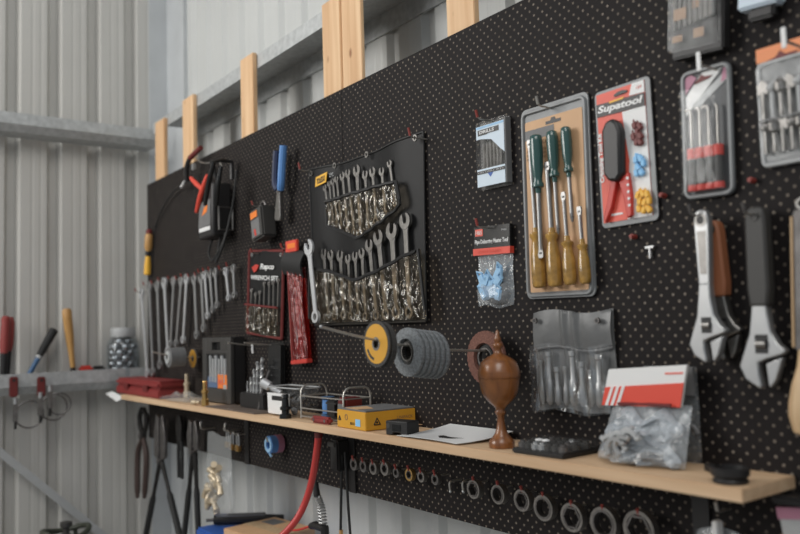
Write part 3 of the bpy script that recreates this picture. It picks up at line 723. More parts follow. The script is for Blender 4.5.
b = MB(); b.shell(pk, 70, 18, .0008); b.build('clear_pocket', 'pouchfilm', t, smooth=80)

# ------------------------------------------------------------------ clear pack of picks with red ends
def display_hook(px, py, label, L=.06):
    q = P(px, py, y=-L); t = thing('display_hook', label, 'hook', (q.x, 0, q.z-.008), group='white ended display hooks')
    b = MB(); b.tube([(0,-.0005,0), (0,-L,0)], .0025, 8); b.build('wire', 'wire', t)
    b = MB(); b.box(-.0042, .0042, -L-.003, -L, -.012, .022, .001); b.build('white_end', 'white', t)
R_ = Rect((680,72),(731,62),(735,192),(686,202), y=-.009)
t = R_.thing('pick_set_pack', 'clear blister pack of four picks with red ends under the dark drill case', 'pick set', y=-.004); W, H = R_.W, R_.H
b = MB(); b.prism(rrect(-W/2, W/2, 0, H, .014), -.004, -.001); b.build('backing_card', mat('dark_card', (.085,.088,.092), .5), t)
b = MB(); b.prism([(-W/2+.004,H*.64),(-W/2+.004,H*.78),(-W*.05,H-.006),(W*.36,H-.006)], -.0050, -.0041); b.build('white_slash', 'white', t)
b = MB(); b.prism([(-W*.28,H*.73),(W*.42,H*.94),(W*.46,H*.88),(-W*.22,H*.68)], -.0054, -.0051); b.build('grey_slash', 'ltgrey', t)
b = MB(); b.prism([(W*.30,H*.85),(W/2-.004,H*.88),(W/2-.004,H-.010),(W*.36,H-.008)], -.0058, -.0051); b.build('pink_corner', 'pink', t)
b = MB(); b.prism([(-W*.46,H*.80),(-W*.18,H*.93),(-W*.30,H-.006),(-W*.46,H-.010)], -.0058, -.0051); b.build('pale_corner', 'pink', t)
b = MB(); b.prism([(-W*.22,H*.885),(W*.06,H*.905),(W*.14,H*.925),(-.002,H*.93),(-.008,H*.95),(-.012,H*.925),(-W*.2,H*.90)], -.0066, -.0058); b.build('hang_slot', 'dkred', t)
for i in range(4):
    x = -W*.26+i*W*.175
    g = MB(); g.cyl((x,-.014,H*.07), (x,-.014,H*.35), .0068, n=12); g.build('grip', 'dkgrey', t)
    g = MB(); g.cyl((x,-.014,H*.30), (x,-.014,H*.38), .0088, n=12); g.build('red_collar', 'red', t)
    g = MB(); g.cyl((x,-.014,H*.055), (x,-.014,H*.10), .0090, n=12); g.build('red_end', 'red', t)
    g = MB(); g.tube([(x,-.014,H*.37), (x,-.014,H*.66)]+arc((x-.007+.0,-.014,H*.66), .007, 0, (130,95,150,60)[i], 6), .0026, 6); g.build('pick', 'steel', t)
b = MB(); b.shell(lambda u, v: Vector(((u-.5)*W*.86, -.026-.003*math.sin(PI*u)**.3*math.sin(PI*v)**.3, .008+v*H*.80)), 12, 16, .001); b.build('clear_blister', 'clear', t, smooth=80)
b = MB(); b.tube([(x,-.006,z) for x, z in rrect(-W/2+.004, W/2-.004, .004, H-.004, .012)], .0045, 6, closed=True); b.build('blister_rim', 'blistergrey', t)
display_hook(699, 60, 'white ended display hook above the pack of picks')

# dark drill bit case at the top
R_ = Rect((673,0),(722,-10),(727,44),(674,58), y=-.03)
R2 = Rect((671,-70),(720,-82),(727,44),(674,58), y=-.03)
t = R2.thing('drill_bit_case', 'clear topped drill bit case with dark base, cut by the top edge of the photo', 'drill bits', y=-.004); W, H = R2.W, R2.H
b = MB(); b.box(-W/2, W/2, -.026, -.001, -.004, H, .003); b.build('case_body', 'black', t)
b = MB(); b.box(-W/2+.004, W/2-.008, -.0275, -.026, H*.04, H-.004); b.build('tray_face', 'black', t)
for i in range(8):
    x = -W*.40+i*W*.105; r = .0026+.0004*i; z0 = H*(.20+.006*i)
    b = MB(); b.cyl((x,-.033,z0), (x,-.033,H*.85), r, n=8); n = 40
    b.tube([(x+(r+.0012)*math.cos(k*.9), -.033+(r+.0012)*math.sin(k*.9), z0+H*.20+k*H*.40/n) for k in range(n+1)], .0013, 4); b.build('drill_bit', 'steel', t)
for x0, x1, z0, z1 in ((-W*.42,-W*.22,.10,.15),(W*.0,W*.20,.10,.17),(-W*.40,-W*.15,.27,.36),(-W*.02,W*.12,.33,.40)):
    b = MB(); b.box(x0, x1, -.0366, -.0360, H*z0, H*z1); b.build('gold_print', 'tan_print', t)
b = MB(); b.box(-W/2, W/2-.004, -.042, -.0275, H*.03, H, .003); b.build('clear_lid', 'clearcase', t)
# pale blue and black box at the top edge
R2 = Rect((738,-60),(776,-72),(782,2),(739,10), y=-.03)
t = R2.thing('blue_box_pack', 'pale blue and black boxed item at the top edge of the pegboard', 'boxed tool', y=-.004); W, H = R2.W, R2.H
b = MB(); b.box(-W/2, W/2, -.030, -.001, 0, H, .004); b.build('pack_body', 'paleblue_w', t)
b = MB(); b.box(-W/2-.001, W/2+.001, -.031, -.0005, H*.5, H+.001, .002); b.build('upper_sleeve', 'white', t)
b = MB(); b.box(-W*.28, W*.36, -.024, -.004, -.020, .001, .004); b.build('black_foot', 'black', t)
# orange-topped pack at the right edge
R2 = Rect((754,50),(806,36),(812,158),(765,168), y=-.009)
t = R2.thing('spade_bit_pack', 'clear pack with orange header and rows of bright steel bits at right edge', 'bit set', y=-.004); W, H = R2.W, R2.H
b = MB(); b.prism(rrect(-W/2, W/2, 0, H, .008), -.004, -.001); b.build('backing_card', mat('grey_card', (.27,.275,.275), .5), t)
b = MB(); b.box(-W/2, W/2, -.0055, -.004, H*.88, H); b.build('orange_header', 'orange_p', t)
b = MB(); b.prism([(-.028,H*.86),(.028,H*.885),(.028,H*.90),(.008,H*.90),(0,H*.94),(-.008,H*.895),(-.028,H*.875)], -.0064, -.0056); b.build('hang_slot', 'dkred', t)
for r_, (zb, zt) in enumerate(((.36,.70),(.10,.38))):
    for i in range(5):
        x = -W*.36+i*W*.18; sq = (i+r_) % 3
        b = MB(); b.cyl((x,-.012,H*zb), (x,-.012,H*(zt-.08)), .0042, n=10)
        if sq == 0: b.prism([(x-.009,H*(zt-.10)),(x+.009,H*(zt-.10)),(x+.009,H*(zt-.02)),(x,H*(zt+.02)),(x-.009,H*(zt-.02))], -.0145, -.0095)
        elif sq == 1: b.sph((x,-.012,H*(zt-.06)), .0085, 14, 10)
        else: b.lathe([(.0055,H*(zt-.12)),(.010,H*(zt-.10)),(.011,H*(zt-.04)),(.002,H*(zt+.01))], (x,-.012,0), n=12)
        b.build('bit', 'ltgrey' if (sq == 1 and r_ == 0) else 'steel', t)
b = MB(); b.box(-W*.46, W*.46, -.018, -.010, H*.365, H*.385, .001); b.build('retaining_strip', 'midgrey', t)
b = MB(); b.box(-W/2+.004, W/2-.004, -.026, -.0055, .008, H*.84, .006); b.build('clear_blister', 'clear', t)
b = MB(); b.tube([(x,-.005,z) for x, z in rrect(-W/2+.002, W/2-.002, .002, H*.86, .008)], .004, 6, closed=True); b.build('blister_rim', 'ltgrey', t)
display_hook(784, 36, 'white ended display hook above the orange topped pack')

# ------------------------------------------------------------------ long rods with grinding discs
def rod(px, py, L, rise, label):
    q = P(px, py, y=0); t = thing('disc_rod', label, 'hook', (q.x, 0, q.z), group='long rods pushed into the pegboard')
    b = MB(); b.tube([(0,-.0005,0), *[(0,-L*k/10,rise*(k/10)**2) for k in range(1,11)]], .0028, 8); b.build('rod', 'wire', t)
    b = MB(); b.sph((0,-L,rise), .0038); b.build('rounded_tip', 'steel_b', t)
    return q, lambda y: q.z+rise*(y/L)**2
bq, bz = rod(498, 350, .478, .066, 'long bare wire rod through the grey flap discs')
def disc(kind, q, zf, yd, r, label, group=None, hub=None):
    """disc hanging on a rod by its bore; yd = distance out from the board"""
    hole = r*(.33 if kind == 'flap' else .22); z = zf(yd)-hole+.0035
    t = thing('grinding_disc', label, 'grinding disc', (q.x, -yd, z-r), group=group)
    if kind == 'flap':
        b = MB(); n = 64
        prof = [(r*.52,.004),(r*.56,-.006),(r*.99,-.001),(r,.004),(r*.97,.0085),(r*.52,.008)]
        R0 = [[b.b.verts.new(((rr*(1+.006*(k % 2)))*math.cos(2*PI*k/n), yy-(.0014*(k % 2) if rr > r*.6 else 0), r+(rr*(1+.006*(k % 2)))*math.sin(2*PI*k/n))) for k in range(n)] for rr, yy in prof]
        for i in range(len(R0)):
            A, B = R0[i], R0[(i+1) % len(R0)]
            for k in range(n): b.b.faces.new((A[k], A[(k+1) % n], B[(k+1) % n], B[k]))
        b.build('abrasive_flaps', hub or 'flap', t, smooth=25)
        b = MB(); b.annulus(r*.54, hole, .003, .0065, (0, r), 28); b.annulus(r*.44, hole, -.001, .0045, (0, r), 24); b.build('hub', 'dkgrey' if hub != 'flapb' else 'black', t)
        b = MB(); b.annulus(hole*1.15, hole, -.003, .006, (0, r), 20); b.build('bore_ring', 'steel' if hub != 'flapb' else 'dksteel', t)
    else:
        b = MB(); b.annulus(r, hole*.9, -.0016, .0016, (0, r), 40); b.build('abrasive', 'cutdisc', t)
        b = MB(); b.annulus(r*.86, hole*1.3, -.0022, -.0016, (0, r), 40); b.build('printed_label', 'yellow', t)
        b = MB(); b.annulus(hole*1.35, hole*.9, -.0026, .0020, (0, r), 20); b.build('bore_ring', 'steel', t)
        b = MB()
        for a0 in (200,): b.prism([(rr*math.cos(math.radians(a)), r+rr*math.sin(math.radians(a))) for rr, a in [(r*.74,a0+5*k) for k in range(12)]+[(r*.62,a0+55-5*k) for k in range(12)]], -.0027, -.0022)
        b.build('dark_print', 'cutdisc', t)
    return t
disc('flap', bq, bz, .040, .063, 'brown flap disc nearest the board on the long rod, behind the wooden urn', None, 'flapb')
for i in range(6):
    nm = ['backmost','fifth','fourth','third','second','frontmost'][i]
    disc('flap', bq, bz, .196+i*.0138, .0525, f'grey flap disc, {nm} of the stack of six on the long rod' if i in (0,5) else f'grey flap disc, {nm} from the front in the stack of six', 'grey flap discs on the long rod')
for i in range(4):
    disc('cut', bq, bz, .328+i*.0042+(.004 if i == 3 else 0), .0485, ['thin cutting disc at the back of the yellow faced bundle','thin cutting disc second from the back of the yellow faced bundle','thin cutting disc right behind the front yellow one on the long rod','yellow faced cutting disc at the front of the long rod'][i], 'cutting discs on the long rod')
lq, lz = rod(200, 357, .20, .030, 'wire rod with yellow disc and grey drum left of the drill case')
disc('cut', lq, lz, .030, .043, 'yellow faced disc on the left rod next to the drill case')
t = thing('sanding_drum', 'grey drum hanging on the left rod in front of its yellow disc', 'sanding drum', (lq.x, -.135, lz(.13)-.050-.004))
b = MB(); b.annulus(.040, .012, 0, .062, (0, .046), 32); b.build('drum', 'midgrey', t); b = MB(); b.annulus(.026, .012, -.006, .004, (0, .046), 24); b.build('hub', 'ltgrey', t)
def bent_hook(px, py, L, label):
    q = P(px, py, y=-.002); t = thing('bent_wire_hook', label, 'hook', (q.x, 0, q.z), group='empty bent hooks above the drill stand')
    b = MB(); b.tube([(0,-L,.012), (0,-L*.5,.004), (0,-.012,0), (0,-.004,-.002)], .0026, 8); b.build('rod', 'wire', t)
    b = MB(); b.tube([(0,-.0065,.001), (.004,-.0065,-.002), (.006,-.0065,-.030)], .0042, 8); b.build('white_plate', 'white', t)
bent_hook(253, 345, .10, 'empty bent hook with white end, left of the pair above the drill stand')
bent_hook(275.5, 345, .12, 'empty bent hook with white end, right of the pair above the drill stand')

# ------------------------------------------------------------------ red trimmed wrench pouch
R_ = Rect((250,254),(283,248),(278,333),(243,337), y=-.025)
t = R_.thing('wrench_set_pouch', 'black wrench set pouch with dark red trim and white lettering', 'tool pouch', y=-.012); W, H = R_.W, R_.H
b = MB(); b.shell(lambda u, v: Vector(((u-.5)*W, -.003-.006*math.sin(PI*u), v*H)), 14, 14, .003); b.build('backing', 'vinyl', t, smooth=80)
b = MB(); pts = [(-W/2,-.004,0),(W/2,-.004,0),(W/2,-.004,H),(-W/2,-.004,H)]
b.tube(pts[:2], .0055, 6); b.tube(pts[1:3], .0055, 6); b.tube(pts[2:], .0055, 6); b.tube([pts[3],pts[0]], .0055, 6); b.build('red_trim', 'dkred', t)
b = MB(); b.prism([(-W*.36,H*.80),(-W*.24,H*.84),(-W*.14,H*.83),(-W*.22,H*.76),(-W*.28,H*.74)], -.0130, -.0100); b.build('red_emblem', 'red', t)
text('Repco', t, 'white', -W*.10, W*.30, H*.765, H*.85, -.0128, shear=.25, bold=.03)
text('WRENCH SET', t, 'white', -W*.38, W*.42, H*.655, H*.71, -.0125, bold=.02)
b = MB(); b.shell(lambda u, v: Vector(((u-.5)*W*.94, -.019-.003*math.sin(u*38), .006+v*H*.33)), 40, 8, .0008); b.build('clear_pocket', 'pocket', t, smooth=80)
b = MB(); b.tube([(-W*.47,-.021,H*.35),(W*.47,-.021,H*.35)], .004, 6); b.build('pocket_trim', 'dkred', t)
for px in (251, 281):
    x, z = R_.loc(px, 258 if px < 260 else 252); b = MB(); b.annulus(.007, .0035, -.0105, -.007, (max(-W/2+.012, min(W/2-.012, x)), H-.014), 14); b.build('eyelet', 'steel_b', t)
cs = [((252,288),(249.5,321)),((256,292),(254,324)),((260,290),(258.5,325)),((264.5,281),(263.5,326)),((269.5,281),(268.5,327)),((273.5,280),(273,326)),((278.5,278),(277,325))]
for i, (a, c) in enumerate(cs): spanner(a, c, -.027, .019, f'thin spanner, {ORD[i]} from the left in the red trimmed pouch', 'spanners in the red trimmed pouch', 'steel', .005)
for px, py, lab in ((251,250,'red tipped hook at the left corner of the red trimmed pouch'), (281,245,'red tipped hook at the right corner of the red trimmed pouch')):
    q = P(px, py, y=-.05); pegboard_hook(q.x, q.z-.012, lab, .05)
# narrow red sleeve with a long driver, black strap and red tag above it
R_ = Rect((288,270),(301,268),(310,362),(292,364), y=-.03)
t = R_.thing('red_vinyl_sleeve', 'narrow red clear vinyl sleeve hanging left of the tool roll', 'tool sleeve', y=-.012); W, H = R_.W, R_.H
b = MB(); b.shell(lambda u, v: Vector(((u-.5)*W*(1-.16*v), -.004-.003*math.sin(u*9), v*H)), 10, 20, .002); b.build('back_sheet', 'redvinyl', t, smooth=80)
b = MB(); b.shell(lambda u, v: Vector(((u-.5)*W*(1-.16*v), -.020-.004*math.sin(u*22+v*8), v*H)), 18, 24, .001); b.build('front_sheet', 'redvinyl', t, smooth=80)
b = MB(); b.box(-W*.52, W*.52, -.024, -.002, -.002, .012, .002); b.build('red_hem', 'red', t)
b = MB(); b.box(-W*.46, -W*.38, -.024, -.002, .01, H, .002); b.build('red_edge', 'dullred', t)
for i, (x, z0, z1) in enumerate(((-.022,.10,.90),(.0,.06,.86),(.022,.05,.80))):
    b = MB(); b.cyl((x*.6,-.012,H*z0), (x*.4,-.012,H*z1), .006, .005, 10); b.build('steel_rod', 'steel_b', t)
q = P(292, 246, y=-.03)
t = thing('strap_tag', 'black strap with small red tag above the red vinyl sleeve', 'strap', (q.x, -.016, q.z-.09))
b = MB(); b.shell(lambda u, v: Vector(((u-.5)*.13+.02*v, -.012-.016*math.sin(PI*v), v*.085-.020*u)), 10, 12, .006); b.build('strap', 'black_r', t, smooth=80)
b = MB(); b.box(-.036, .040, -.020, -.010, .070, .108, .002); b.build('red_tag', 'redlabel', t)
b = MB(); b.box(-.020, .032, -.0212, -.0200, .082, .098); b.build('orange_print', 'orange', t)

# ------------------------------------------------------------------ charger, torch battery, pliers, clamps at upper left
R_ = Rect((201,200),(214,195),(214,235),(199,240), y=-.095)
q = R_.c
t = thing('battery_charger', 'black battery charger with grey face label hanging at the upper left', 'charger', (P(207,238,y=-.09).x, -.004, P(207,238,y=-.09).z))
x0, z0 = 0, 0; W, H = .155, .19
b = MB(); b.prism([(-W*.52,0),(W*.40,.0),(W*.44,H*1.10),(-W*.30,H*1.06)], -.090, -.012); b.build('body', 'black', t, bev=.010)
b = MB(); b.prism([(-W*.44,H*.24),(W*.30,H*.24),(W*.34,H*.76),(-W*.34,H*.74)], -.0925, -.0895); b.build('face_label', 'midgrey', t)
b = MB(); b.prism([(-W*.20,H*.46),(W*.10,H*.52),(W*.18,H*.66),(-W*.06,H*.62)], -.0934, -.0925); b.build('orange_mark', 'orange', t)
b = MB(); b.box(-W*.38, W*.30, -.0936, -.0918, H*.14, H*.22); b.build('white_strip', 'white', t)
b = MB(); b.tube([(W*.60,-.085,H*1.15),(W*.62,-.105,H*1.45),(W*.60,-.06,H*1.52),(W*.58,-.02,H*1.50),(W*.56,-.018,H*1.15)], .009, 8); b.build('carry_handle', 'black', t)
b = MB(); b.tube(smooth_path([(W*.3,-.05,.005),(W*.25,-.06,-.06),(W*.6,-.09,-.10),(W*.98,-.08,-.02),(W*1.05,-.05,.12),(W*.98,-.03,.24)]), .0045, 8)
b.tube(smooth_path([(-W*.2,-.05,.005),(-W*.3,-.06,-.05),(W*.1,-.07,-.085),(W*.55,-.06,-.03),(W*.6,-.05,.01)]), .0045, 8); b.build('cable', 'black_r', t)
b = MB(); b.tube([(W*.72,-.030,.02),(W*.72,-.030,.105),(W*.72,-.085,.105),(W*.72,-.085,.02)], .004, 6, closed=True); b.build('belt_clip', 'steel', t)
def clamp(name, label, a0, a1, b0, b1, y, m, jm):
    """spring clamp: two handles meeting in a jaw; each given by its two seen ends"""
    A0, A1, B0, B1 = [P(*p, y=yy) for p, yy in ((a0,y),(a1,y),(b0,y+.02),(b1,y+.02))]
    t = thing(name, label, 'clamp', A1, group='charger clamps'); o = A1
    for nm, p, q_ in (('handle', A0, A1), ('handle', B0, B1)):
        p = p-o; q_ = q_-o; mdl = (p+q_)/2+Vector((.006,-.006,0))
        b = MB(); b.tube(smooth_path([p, mdl, q_], 4), [.006+.004*math.sin(PI*(i+1)/10) for i in range(9)], 10); b.build(nm, m, t)
    return t
clamp('charger_clamp', 'bright orange red charger clamp hanging left of the black charger', (207.5,175), (196.5,212), (191,178), (203,190), -.10, 'redlabel', 'steel')
clamp('charger_clamp', 'black charger clamp lying against the top of the charger', (214,162), (205,205), (221,166), (216,206), -.135, 'black_g', 'steel')
p = [P(201,147.5,y=-.05), P(190,158,y=-.06), P(186.5,168,y=-.06), P(187,181,y=-.05)]
t = thing('battery_clip', 'black battery clip with dark red handle at the upper left board edge', 'clamp', p[3])
o = p[3]
b = MB(); b.tube([p[0]-o, p[1]-o], [.010,.011], 10); b.build('red_handle', 'dkred', t)
b = MB(); b.tube(smooth_path([p[1]-o+Vector((.004,0,.004)), p[2]-o, p[3]-o], 5), .010, 10); b.build('black_arm', 'black', t)
e = P(193.5,166,y=-.07)-o
b = MB(); b.box(e.x-.010, e.x+.012, e.y-.006, e.y+.006, e.z-.018, e.z+.010, .002); b.build('steel_jaw', 'steel_b', t)
cb = [P(187,181,y=-.05), P(180,186,y=-.03), P(170,196,y=-.02), P(161,212,y=-.015), P(155,228,y=-.010)]
b = MB(); b.tube(smooth_path([c-o for c in cb]), .0035, 6); b.build('cable', 'black_r', t)
e = P(183,184,y=-.04)-o
b = MB(); b.tube([e+Vector((-.02,0,-.010)), e+Vector((.02,0,.008))], .0055, 8); b.build('white_collar', 'white', t)
wl = [P(193,150,y=-.03), P(199,161,y=-.035), P(208,163,y=-.04), P(217,160,y=-.035), P(222,166,y=-.03)]
t = thing('loose_wire', 'thin grey wire looping from the battery clip to the charger', 'wire', wl[0])
b = MB(); b.tube(smooth_path([c-wl[0] for c in wl]), .0022, 6); b.build('wire_strand', 'wire', t)
# small black and orange battery
R_ = Rect((250,211),(262,206),(266,236),(254,241), y=-.06)
t = R_.thing('battery_pack', 'small black battery pack with orange label hanging below the blue pliers', 'battery', y=-.012); W, H = R_.W, R_.H
b = MB(); b.box(-W/2, W/2, -.055, -.001, 0, H, .006); b.build('casing', 'dkgrey', t)
b = MB(); b.box(-W*.40, W*.14, -.0565, -.054, H*.70, H*.90); b.build('orange_label', 'orange', t)
b = MB(); b.box(-W*.38, W*.28, -.0565, -.054, H*.10, H*.64); b.build('grey_panel', 'midgrey', t)
b = MB(); b.prism([(-W*.14,H*.12),(W*.0,H*.12),(-W*.06,H*.34),(-W*.20,H*.34)], -.0572, -.0560); b.build('red_mark', 'red', t)
b = MB(); b.tube(arc((W*.15,-.03,H), .020, 0, 180, 8), .004, 8); b.build('hanging_loop', 'dksteel', t)
q = P(252,203,y=-.05); pegboard_hook(q.x, q.z-.010, 'red tipped hook beside the small battery pack', .05)
# blue handled pliers, handles up
A = P(281,221,y=-.03); C = P(284,148,y=-.03); d = C-A; Lg = d.length
t = thing('long_nose_pliers', 'pliers with one dark and one blue handle hanging head down', 'pliers', A, tilt=math.atan2(d.x, d.z))
b = MB(); b.prism([(-.016,0),(.020,0),(.022,.02),(.010,Lg*.36),(.012,Lg*.46),(-.012,Lg*.46),(-.010,Lg*.36),(-.020,.02)], -.016, -.001); b.build('jaws', 'steel', t, bev=.003)
b = MB(); b.cyl((0,-.019,Lg*.42), (0,0,Lg*.42), .011); b.build('pivot', 'dksteel', t)
b = MB(); b.tube(smooth_path([(-.006,-.009,Lg*.43),(-.024,-.012,Lg*.52),(-.026,-.012,Lg*.80),(-.024,-.012,Lg*.96)]), .015, 10); b.build('dark_handle', 'navy', t)
b = MB(); b.tube(smooth_path([(.006,-.009,Lg*.43),(.016,-.014,Lg*.53),(.018,-.014,Lg*.80),(.022,-.014,Lg*1.02)]), .013, 10); b.build('blue_handle', 'blue_h', t)
# driver with wooden handle at the left edge of the board
A = P(147.5,275,y=-.02); C = P(149.5,229,y=-.02); d = C-A; H = d.length
t = thing('wood_handled_driver', 'driver with amber wooden handle and red cap at the left edge of the board', 'screwdriver', A, tilt=math.atan2(d.x, d.z))
b = MB(); b.lathe([(.012,0),(.017,.006),(.015,H*.25),(.011,H*.42)], (.008,-.004,0)); b.build('lower_handle', 'amber', t)
b = MB(); b.cyl((.008,-.004,H*.42), (.008,-.004,H*.52), .014); b.build('dark_band', 'black', t)
b = MB(); b.lathe([(.012,H*.52),(.019,H*.60),(.018,H*.86),(.012,H*.90)], (.008,-.004,0)); b.build('wooden_handle', 'handle_wood', t)
b = MB(); b.lathe([(.015,H*.90),(.015,H*.96),(.008,H)], (.008,-.004,0)); b.build('red_cap', 'dkred', t)

# ================================================================== things on the shelf
def X(px, y, z=SZ): # x of the shelf point seen in photo column px at depth y
    lo, hi = -.5, 4.0
    for _ in range(40):
        m_ = (lo+hi)/2; d = Vector((m_, y, z))-CAM
        if 400+F*d.dot(_r)/d.dot(_w) < px: lo = m_
        else: hi = m_
    return lo
# red case at the left end
x0, x1 = X(117, -.135), X(160, -.135)
t = thing('red_tool_case', 'long dark red plastic case lying at the left end of the shelf', 'case', ((x0+x1)/2, -.075, SZ+.0005)); w = (x1-x0)/2
b = MB(); b.box(-w, w, -.065, .062, 0, .038, .006); b.build('case_base', 'redbox', t)
b = MB(); b.box(-w, w, -.066, .063, .040, .072, .010); b.build('case_lid', 'redbox', t)
for s_ in (-1, 1):
    b = MB(); b.box(s_*w*.45-w*.1, s_*w*.45+w*.1, -.071, -.064, .025, .052, .002); b.build('latch', 'dkred', t)
pl_ = [P(*p, y=-.164) for p in ((105,393.5),(109.5,391.5),(122,398),(116.5,401.5))]
t = thing('paper_slip', 'white paper slip poking out at the left end of the shelf', 'paper', pl_[0])
b = MB(); vs_ = [v-pl_[0] for v in pl_]; q4 = [b.b.verts.new((v.x, v.y+dy+(.012 if i_ in (1,2) else 0), v.z)) for dy in (0,.0012) for i_, v in enumerate(vs_)]
b.b.faces.new(q4[:4]); b.b.faces.new(q4[4:][::-1])
for i_ in range(4): b.b.faces.new((q4[i_], q4[i_+4], q4[(i_+1) % 4+4], q4[(i_+1) % 4]))
b.build('paper', 'white', t)
# clear bag with brass fittings
x0 = X(188, -.10)
t = thing('fittings_bag', 'crumpled clear plastic bag lying on the shelf between red case and drill case', 'plastic bag', (X(181,-.10), -.085, SZ+.001))
rnd = random.Random(11)
def bagtop(u, v):
    x = (u-.5)*.31; y = (v-.5)*.115+.006*math.sin(u*9)
    e = min(u, 1-u, v, 1-v)*4; e = min(1, e)
    return Vector((x, y, .003+.034*e*(.55+.45*math.sin(u*13+v*5)*math.cos(v*9-u*4))))
b = MB(); A_ = [[b.b.verts.new(bagtop(i/26, j/12)) for j in range(13)] for i in range(27)]
B_ = [[A_[i][j] if i in (0,26) or j in (0,12) else b.b.verts.new((A_[i][j].co.x, A_[i][j].co.y, .0012)) for j in range(13)] for i in range(27)]
for i in range(26):
    for j in range(12):
        b.b.faces.new((A_[i][j], A_[i+1][j], A_[i+1][j+1], A_[i][j+1]))
        qf = (B_[i][j], B_[i][j+1], B_[i+1][j+1], B_[i+1][j])
        if len(set(qf) - {A_[i][j], A_[i+1][j], A_[i+1][j+1], A_[i][j+1]}) > 0: b.b.faces.new(qf)
b.build('bag', 'bagfilm', t, smooth=80)
def fitting(px, y, h, label, m='brass'):
    t = thing('brass_fitting', label, 'fitting', (X(px, y), y, SZ+.002), group='brass fittings on the shelf'); k = h/.09
    b = MB(); b.lathe([(.015*k,0),(.015*k,.022*k),(.012*k,.024*k)], n=6); b.build('hex_nut', m, t)
    b = MB(); b.lathe([(.010*k,.022*k),(.010*k,.045*k),(.013*k,.047*k),(.013*k,.055*k),(.008*k,.058*k),(.0075*k,.085*k),(.009*k,.086*k),(.007*k,.09*k)], n=16); b.build('spigot', m, t)
fitting(187, -.030, .098, 'brass air fitting standing behind the crumpled bag', 'brass_p')
fitting(205, -.135, .090, 'brass air fitting standing near the shelf edge in front of the drill case')
t = thing('brass_fitting', 'small brass fitting lying in front of the crumpled bag', 'fitting', (X(196, -.14), -.14, SZ+.010), group='brass fittings on the shelf')
b = MB(); b.lathe([(.009,-.02),(.009,0),(.006,.002),(.006,.022)], n=8, d=(1,.3,0)); b.build('spigot', 'brass_p', t)
# dark flat sheet
x0, x1 = X(208, -.145), X(252, -.145)
t = thing('dark_flat_sheet', 'dark brown flat sheet lying on the shelf in front of the drill case', 'sheet', ((x0+x1)/2, -.10, SZ+.0005))
b = MB(); b.hprism([(-.20,-.048),(.21,-.052),(.24,.03),(-.15,.045)], 0, .004); b.build('sheet', mat('brown_sheet', (.13,.10,.08), .55, 0, .15, 12), t)
# black drill case with window
y = -.055
a = P(205.5, 400, y=y); c = P(234, 408, y=y); tl = P(204, 339, y=y)
Wd = c.x-a.x; Hd = tl.z-SZ
t = thing('windowed_drill_case', 'black upright drill case with clear window and orange label standing on the shelf', 'drill case', ((a.x+c.x)/2, 0, SZ+.0045)); w = Wd/2
b = MB(); b.box(-w, w, -.052, -.004, 0, Hd, .006); b.build('case_shell', 'black', t)
b = MB()
for q_ in ((-w,-w+.036,0,Hd), (w-.036,w,0,Hd), (-w+.036,w-.036,0,.052), (-w+.036,w-.036,Hd-.062,Hd-.048), (-w+.036,-w*.30,Hd-.048,Hd), (w*.30,w-.036,Hd-.048,Hd), (-w*.3,w*.3,Hd-.018,Hd)):
    b.box(q_[0], q_[1], -.066, -.052, q_[2], q_[3])
b.build('front_frame', 'dkgrey', t, bev=.002)
b = MB(); b.box(-w*.3, w*.3, -.0535, -.0520, Hd-.048, Hd-.018); b.build('handle_slot', 'black_g', t)
for i in range(6):
    x = -w*.55+i*w*.21; r = .007+.0012*(i % 3)
    b = MB(); b.cyl((x,-.056,.075), (x,-.056,Hd-.068-.012*(i % 2)), r, r*.9, 10); b.build('drill_bit', 'steel_b', t)
b = MB(); b.box(-w+.038, -w*.02, -.060, -.0525, .054, .095); b.build('blue_label', mat('dull_blue', (.10,.16,.28), .5), t)
b = MB(); b.box(w*.06, w-.040, -.0635, -.0525, .054, .105); lb_ = b.build('orange_label', 'orange', t)
text('PRO', t, 'coral', w*.12, w*.45, .068, .086, -.0638, bold=.02)
b = MB(); b.box(w*.45, w-.044, -.0642, -.0630, .050, .068); b.build('pale_tag', 'ltgrey', t)
b = MB(); b.box(-w+.036, w-.036, -.0650, -.0640, .052, Hd-.062); b.build('clear_window', 'clearcase', t)
# open drill stand
yb = -.05
xa, xb = X(241, -.085), X(268, -.075)
t = thing('drill_stand', 'open black drill stand with twisted steel bits, right of the windowed case', 'drill stand', ((xa+xb)/2, -.05, SZ+.0045)); w = (xb-xa)/2
b = MB(); b.box(-w, w, -.040, .020, 0, .052, .004); b.build('base_block', 'black', t)
mx = Matrix.Translation((w*.50, .024, .008)) @ Matrix.Rotation(-.03, 4, 'X')
b = MB(); b.box(-w*.45, w*.75, -.010, .010, 0, .215, .010, mx); b.build('raised_lid', 'black_g', t)
for i in range(8):
    u = i/7; x = -w*.85+u*w*.95; h = .035+.085*u**1.1*(1 if i not in (1,2) else .75); r = .0035+.0045*u; yy = -.016+.010*(i % 2)
    b = MB(); b.cyl((x,yy,.052), (x+.008*u,yy,.052+h), r*.82, r*.5, 8); n = int(h/.0035)
    b.tube([(x+.008*u*k/n+r*.55*math.cos(k*.8), yy+r*.55*math.sin(k*.8), .056+h*.93*k/n) for k in range(n+1)], r*.50, 5); b.build('drill_bit', 'steel_b', t)
b = MB(); b.tube([(w*.62,-.042,.0),(w*.66,-.030,.06),(w*.75,-.005,.13)], .004, 6); b.build('hinge_stay', 'dksteel', t)
